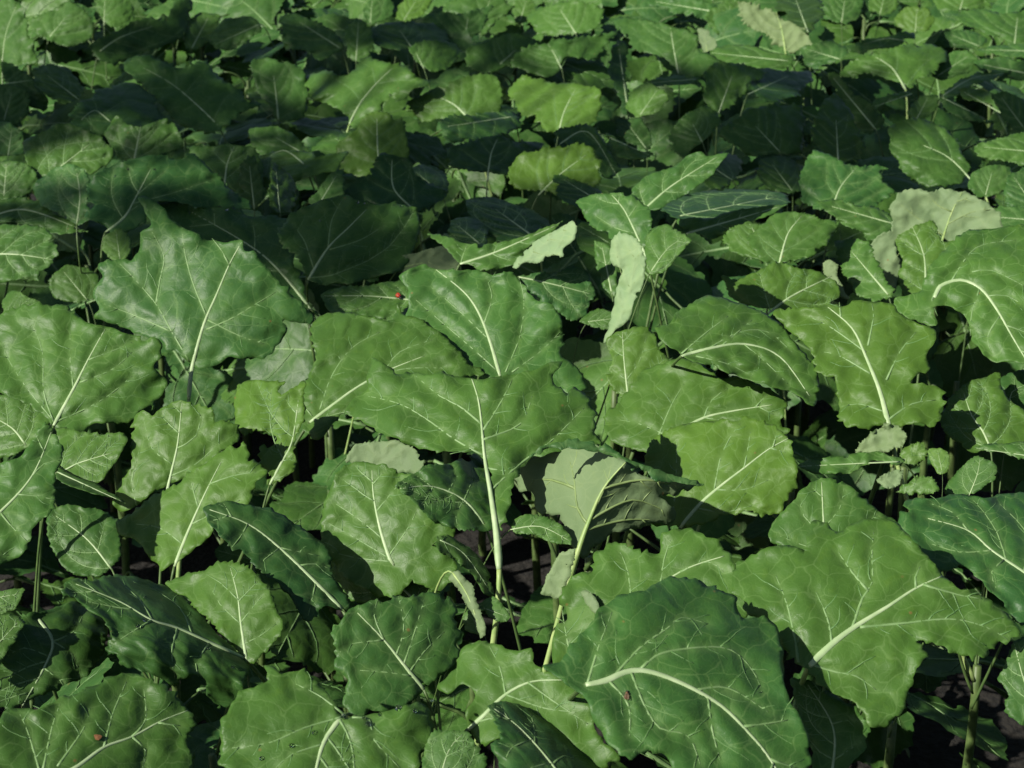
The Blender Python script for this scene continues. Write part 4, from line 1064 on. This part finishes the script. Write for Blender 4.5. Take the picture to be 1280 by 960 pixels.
for lid, (lab, ds) in DEW.items():
    for px, py, r in ds:
        p, n = on_leaf(lid, px, py, .0005)
        o = link('dew_drop', drop); o.matrix_world = Matrix.Translation(Vector(p)) @ frame(n, (1, 0, 0)) @ Matrix.Diagonal((r * .00095,) * 3 + (1,))
        o['label'] = lab; o['category'] = 'dew drop'; o['group'] = 'dew drops ' + lab[15:]

M_RED = simple_mat('red_wing_case', (.40, .045, .012, 1), .3, 900, (.28, .02, .008, 1), .5)
M_BLK = simple_mat('black_shell', (.012, .010, .010, 1), .35)
M_BRN = simple_mat('brown_insect', (.10, .045, .02, 1), .5, 800, (.16, .08, .035, 1))
M_WING = simple_mat('insect_wing', (.14, .10, .06, 1), .3)
M_SPOT = simple_mat('rust_patch', (.20, .09, .03, 1), .8, 500, (.14, .06, .022, 1))
p, n = on_leaf('beetle_leaf', 498, 370, .001)
bt = bpy.data.objects.new('beetle', None); COL.objects.link(bt)
bt.matrix_world = Matrix.Translation(Vector(p)) @ frame(n, (.55, -.8, 0))
bt['label'] = 'small red beetle sitting at the edge of a shaded leaf'; bt['category'] = 'beetle'
for sy in (-1, 1):
    me = dome(.0062, .0050, .0050, 16, 8); me.materials.append(M_RED)
    bm = bmesh.new(); bm.from_mesh(me)
    for v in bm.verts:
        if v.co.y * sy < .0001: v.co.y = .0001 * sy
    bm.to_mesh(me); bm.free()
    w = link('wing_case', me, bt); w.location = (0, 0, .0012)
    for sx in (-.0028, .0012):
        sm = dome(.0010, .0010, .0005, 10, 4); sm.materials.append(M_BLK)
        so = link('spot', sm, w)
        yy = .0027; zz = .0050 * math.sqrt(max(.05, 1 - (sx / .0062) ** 2 - (yy / .0050) ** 2))
        so.location = (sx, yy * sy, zz); so.rotation_euler = Vector((sx / .0062 ** 2, yy * sy / .0050 ** 2, zz / .0050 ** 2)).to_track_quat('Z', 'Y').to_euler()
me = dome(.0024, .0034, .0030, 14, 6); me.materials.append(M_BLK); t = link('thorax', me, bt); t.location = (.0060, 0, .001)
me = dome(.0015, .0019, .0018, 12, 6); me.materials.append(M_BLK); t = link('head', me, bt); t.location = (.0082, 0, .001)
for sy in (-1, 1):
    for x in (-.002, .0015, .0045):
        link('leg', tube_mesh([(np.array([[x, .003 * sy, .0015], [x, .0058 * sy, .0020], [x - .0006, .0072 * sy, -.0006]]), [.0005, .0004, .0003])], M_BLK, 6), bt)
    link('antenna', tube_mesh([(np.array([[.0090, .0008 * sy, .002], [.0106, .0018 * sy, .0026], [.0112, .0026 * sy, .0024]]), [.0002, .00018, .00018])], M_BLK, 5), bt)

p, n = on_leaf('big_arched', 783, 869, .001)
fl = bpy.data.objects.new('fly', None); COL.objects.link(fl)
fl.matrix_world = Matrix.Translation(Vector(p)) @ frame(n, (.1, 1, 0))
fl['label'] = 'tiny brown fly resting on the big arched leaf'; fl['category'] = 'fly'
def ball(name, r, loc, mat, par):
    me = dome(r[0], r[1], r[2], 12, 8, .9); me.materials.append(mat); o = link(name, me, par); o.location = loc; return o
ball('abdomen', (.0030, .0014, .0014), (-.0030, 0, .0018), M_BRN, fl)
ball('thorax', (.0018, .0014, .0015), (.0008, 0, .0021), M_BRN, fl)
ball('head', (.0010, .0012, .0010), (.0032, 0, .0022), M_BLK, fl)
for sy in (-1, 1):
    me = bpy.data.meshes.new('wing'); a = [(.0005, .0006 * sy, .0033), (-.002, .0022 * sy, .0034), (-.0058, .0026 * sy, .0032), (-.0064, .0012 * sy, .0031), (-.003, .0004 * sy, .0034)]
    me.from_pydata(a + [(x, y, z + .00008) for x, y, z in a], [], [(0, 1, 2, 3, 4), (9, 8, 7, 6, 5)] + [(i, (i + 1) % 5, 5 + (i + 1) % 5, 5 + i) for i in range(5)])
    me.materials.append(M_WING); link('wing', me, fl)
    for x in (-.0006, .0008, .002):
        link('leg', tube_mesh([(np.array([[x, .0010 * sy, .0018], [x, .0026 * sy, .0024], [x, .0038 * sy, -.0004]]), [.00022, .0002, .00016])], M_BLK, 5), fl)
# rust-coloured patch on the front left leaf, part of that leaf
lf = BY['front_left']; p, n = on_leaf('front_left', 122, 922, .0002)
V = [tuple(Vector(p - lf['B']) + frame(n, (1, 0, 0)).to_3x3() @ Vector((math.cos(a) * (.0034 + .001 * math.sin(3 * a)), math.sin(a) * (.0040 + .001 * math.cos(2 * a)), .0006))) for a in np.linspace(0, 2 * math.pi, 14, endpoint=False)]
V.append(tuple(np.mean(V, 0) + np.array(n) * .0006))
me = bpy.data.meshes.new('rust_patch'); me.from_pydata(V, [], [(i, (i + 1) % 14, 14) for i in range(14)]); me.materials.append(M_SPOT)
link('rust_patch', me, lf['obj'])

# ------------------------------------------------------------------ labels of the plants that can be told apart
NOTE = {
 'front_left': 'leafy plant whose broad leaf carries a small rust-coloured spot',
 'left_curled': 'leafy plant with a rounded leaf curling over beside the rust-spotted leaf',
 'blue_drooping': 'leafy plant with a dark blue-green leaf drooping across a black gap',
 'left_mid_bright': 'leafy plant with a rounded yellow-green leaf behind the drooping blue-green leaf',
 'front_dewy': 'leafy plant with a fork-veined leaf sprinkled with dew drops',
 'front_middle': 'leafy plant with a toothed diamond-shaped leaf standing behind the dewy fork-veined leaf',
 'front_centre': 'leafy plant with a yellow-green leaf between the dewy leaf and the arched leaf',
 'front_dark': 'leafy plant with a dark curled leaf against the huge arched leaf',
 'big_arched': 'leafy plant with a huge arched leaf on which a tiny fly rests',
 'behind_arched': 'leafy plant with a bright lobed leaf rising behind the huge arched leaf',
 'big_right': 'leafy plant with a wide ragged leaf on a thick white midrib above a black gap',
 'under_right': 'leafy plant with a leaf wedged between the arched leaf and the ragged leaf',
 'right_corner': 'leafy plant with a notched leaf across the black gap from the ragged leaf',
 'right_blue': 'leafy plant with a smooth blue-green leaf lying over the wide ragged leaf',
 'right_mid': 'leafy plant with a domed leaf between the ragged leaf and the edge-on leaf',
 'left_pale_edge': 'leafy plant with a smooth pale-green leaf casting shadow on its neighbour',
 'left_fan': 'leafy plant with a sunlit fan-shaped leaf and a split-off lower lobe',
 'left_toothed': 'leafy plant with an upright toothed yellow-green leaf above a half-shadowed one',
 'left_shaded_half': 'leafy plant with a yellow-green leaf half covered by a sharp shadow',
 'left_dark_cover': 'leafy plant with a dark wrinkled leaf sloping down into a black gap',
 'nibbled_left': 'leafy plant with a nibbled, deeply lobed bright green leaf',
 'upright_left': 'leafy plant with a tall upright fan leaf on a long pale stalk',
 'navy_back': 'leafy plant with a flat shaded leaf behind the tall upright fan leaf',
 'middle_left': 'leafy plant with a sunlit leaf tucked under the broad white-ribbed leaf',
 'centre_hero': 'leafy plant with a broad spreading leaf on a thick white midrib over small leaves',
 'centre_back': 'leafy plant with a smooth oval leaf just behind the broad white-ribbed leaf',
 'folded_under': 'leafy plant with a folded leaf turning its pale underside to the light',
 'yellow_right': 'leafy plant with a bright yellow-green leaf beside the folded pale leaf',
 'yellow_right_back': 'leafy plant with yellow-green leaves under the arched smooth leaf',
 'yellow_small': 'leafy plant with a small bright yellow-green leaf below the rolled leaf',
 'right_cover': 'leafy plant with a smooth arched leaf over the yellow-green leaves',
 'right_fan': 'leafy plant with a white-ribbed leaf beside crumpled pale leaves',
 'right_big_arch': 'leafy plant with a large bright arched leaf in front of a pale ruffled one',
 'pale_back_right': 'leafy plant with a ruffled pale underside standing behind the bright arched leaf',
 'right_small': 'leafy plant with a small blistered leaf beside the white-ribbed leaf',
 'right_cupped': 'leafy plant with a small cupped leaf above the smooth blue-green leaf',
 'edge_on_right': 'leafy plant with a narrow leaf seen edge-on under crumpled pale leaves',
 'centre_low': 'leafy plant with a crinkled yellow-green leaf left of the thick white midrib',
 'centre_dark': 'leafy plant with a dark puckered leaf against the thick white midrib',
 'rolled_top': 'leafy plant with a rolled leaf hanging down as a pale strip',
 'rolled_strip': 'leafy plant with a rolled leaf hanging down as a pale strip',
 'bar_leaf': 'leafy plant with a long narrow sunlit leaf beside the rolled pale leaf',
 'high_leaf': 'leafy plant with a bright pointed leaf standing above the rolled pale leaf',
 'veined_mid': 'leafy plant with a ribbed bright leaf behind the smooth arched leaf',
 'curl_green': 'leafy plant with a long leaf curling up to show its pale edge',
 'mid_veined': 'leafy plant with a tilted veined leaf beside the smooth oval leaf',
 'beetle_leaf': 'leafy plant whose shaded leaf carries the red beetle',
 'shade_vein': 'leafy plant with a half-shaded pale-veined leaf behind the red beetle',
 'navy_dewy': 'leafy plant with a dewy blue shaded leaf beyond the curled pale edge',
 'left_plate': 'leafy plant with a flat sunlit leaf beside the tall upright fan leaf',
 'left_broad_dark': 'leafy plant with a broad dark-green dewy leaf behind the upright fan leaf',
 'left_backlit': 'leafy plant with a crinkled leaf on a pale rib beside the broad dark leaf',
 'left_lit_top': 'leafy plant with a bright lobed leaf above the broad dark-green leaf',
 'a1': 'leafy plant with a tall upright leaf taller than its back-row neighbours',
 'a8': 'leafy plant with a large dark ragged leaf in the tree-shaded back rows',
 'b2': 'leafy plant with a white-ribbed spreading leaf in the sunlit back rows',
 'b3': 'leafy plant with a toothed yellowish leaf below the white-ribbed back-row leaf',
 'b4': 'leafy plant with a pale rounded leaf beside the white-ribbed back-row leaf',
 'c2': 'leafy plant with a glowing yellow-green leaf above dark shaded leaves',
 'c3': 'leafy plant with an oval yellow-green leaf ringed by dark shaded leaves',
 'd1': 'leafy plant with a pale yellow underside showing in the back rows',
 'd4': 'leafy plant with a half-blue leaf on a white midrib in the back rows',
 'd11': 'leafy plant with a large dark oval leaf on a pale stalk in tree shade',
}
used = set()
for p in sorted(PLANTS, key=lambda p: -max(l['L'] for l in p['leaves'])):
    e = p['obj']; e['category'] = 'plant'
    lab = None
    for l in sorted(p['leaves'], key=lambda l: -l['L']):
        if l['id'] in NOTE and NOTE[l['id']] not in used: lab = NOTE[l['id']]; break
    if lab: used.add(lab)
    elif np.mean([l['b'] for l in p['leaves']]) < .87: lab = 'dark green leafy plant standing in the tree-shaded back rows'; e['group'] = 'shaded plants in the back rows'
    elif p['loc'][1] > 3.4: lab = 'sunlit leafy plant with small tilted leaves in the back rows'; e['group'] = 'sunlit plants in the back rows'
    else: lab = 'small leafy plant squeezed between larger broad-leaved plants'; e['group'] = 'small plants among the larger ones'
    e['label'] = lab
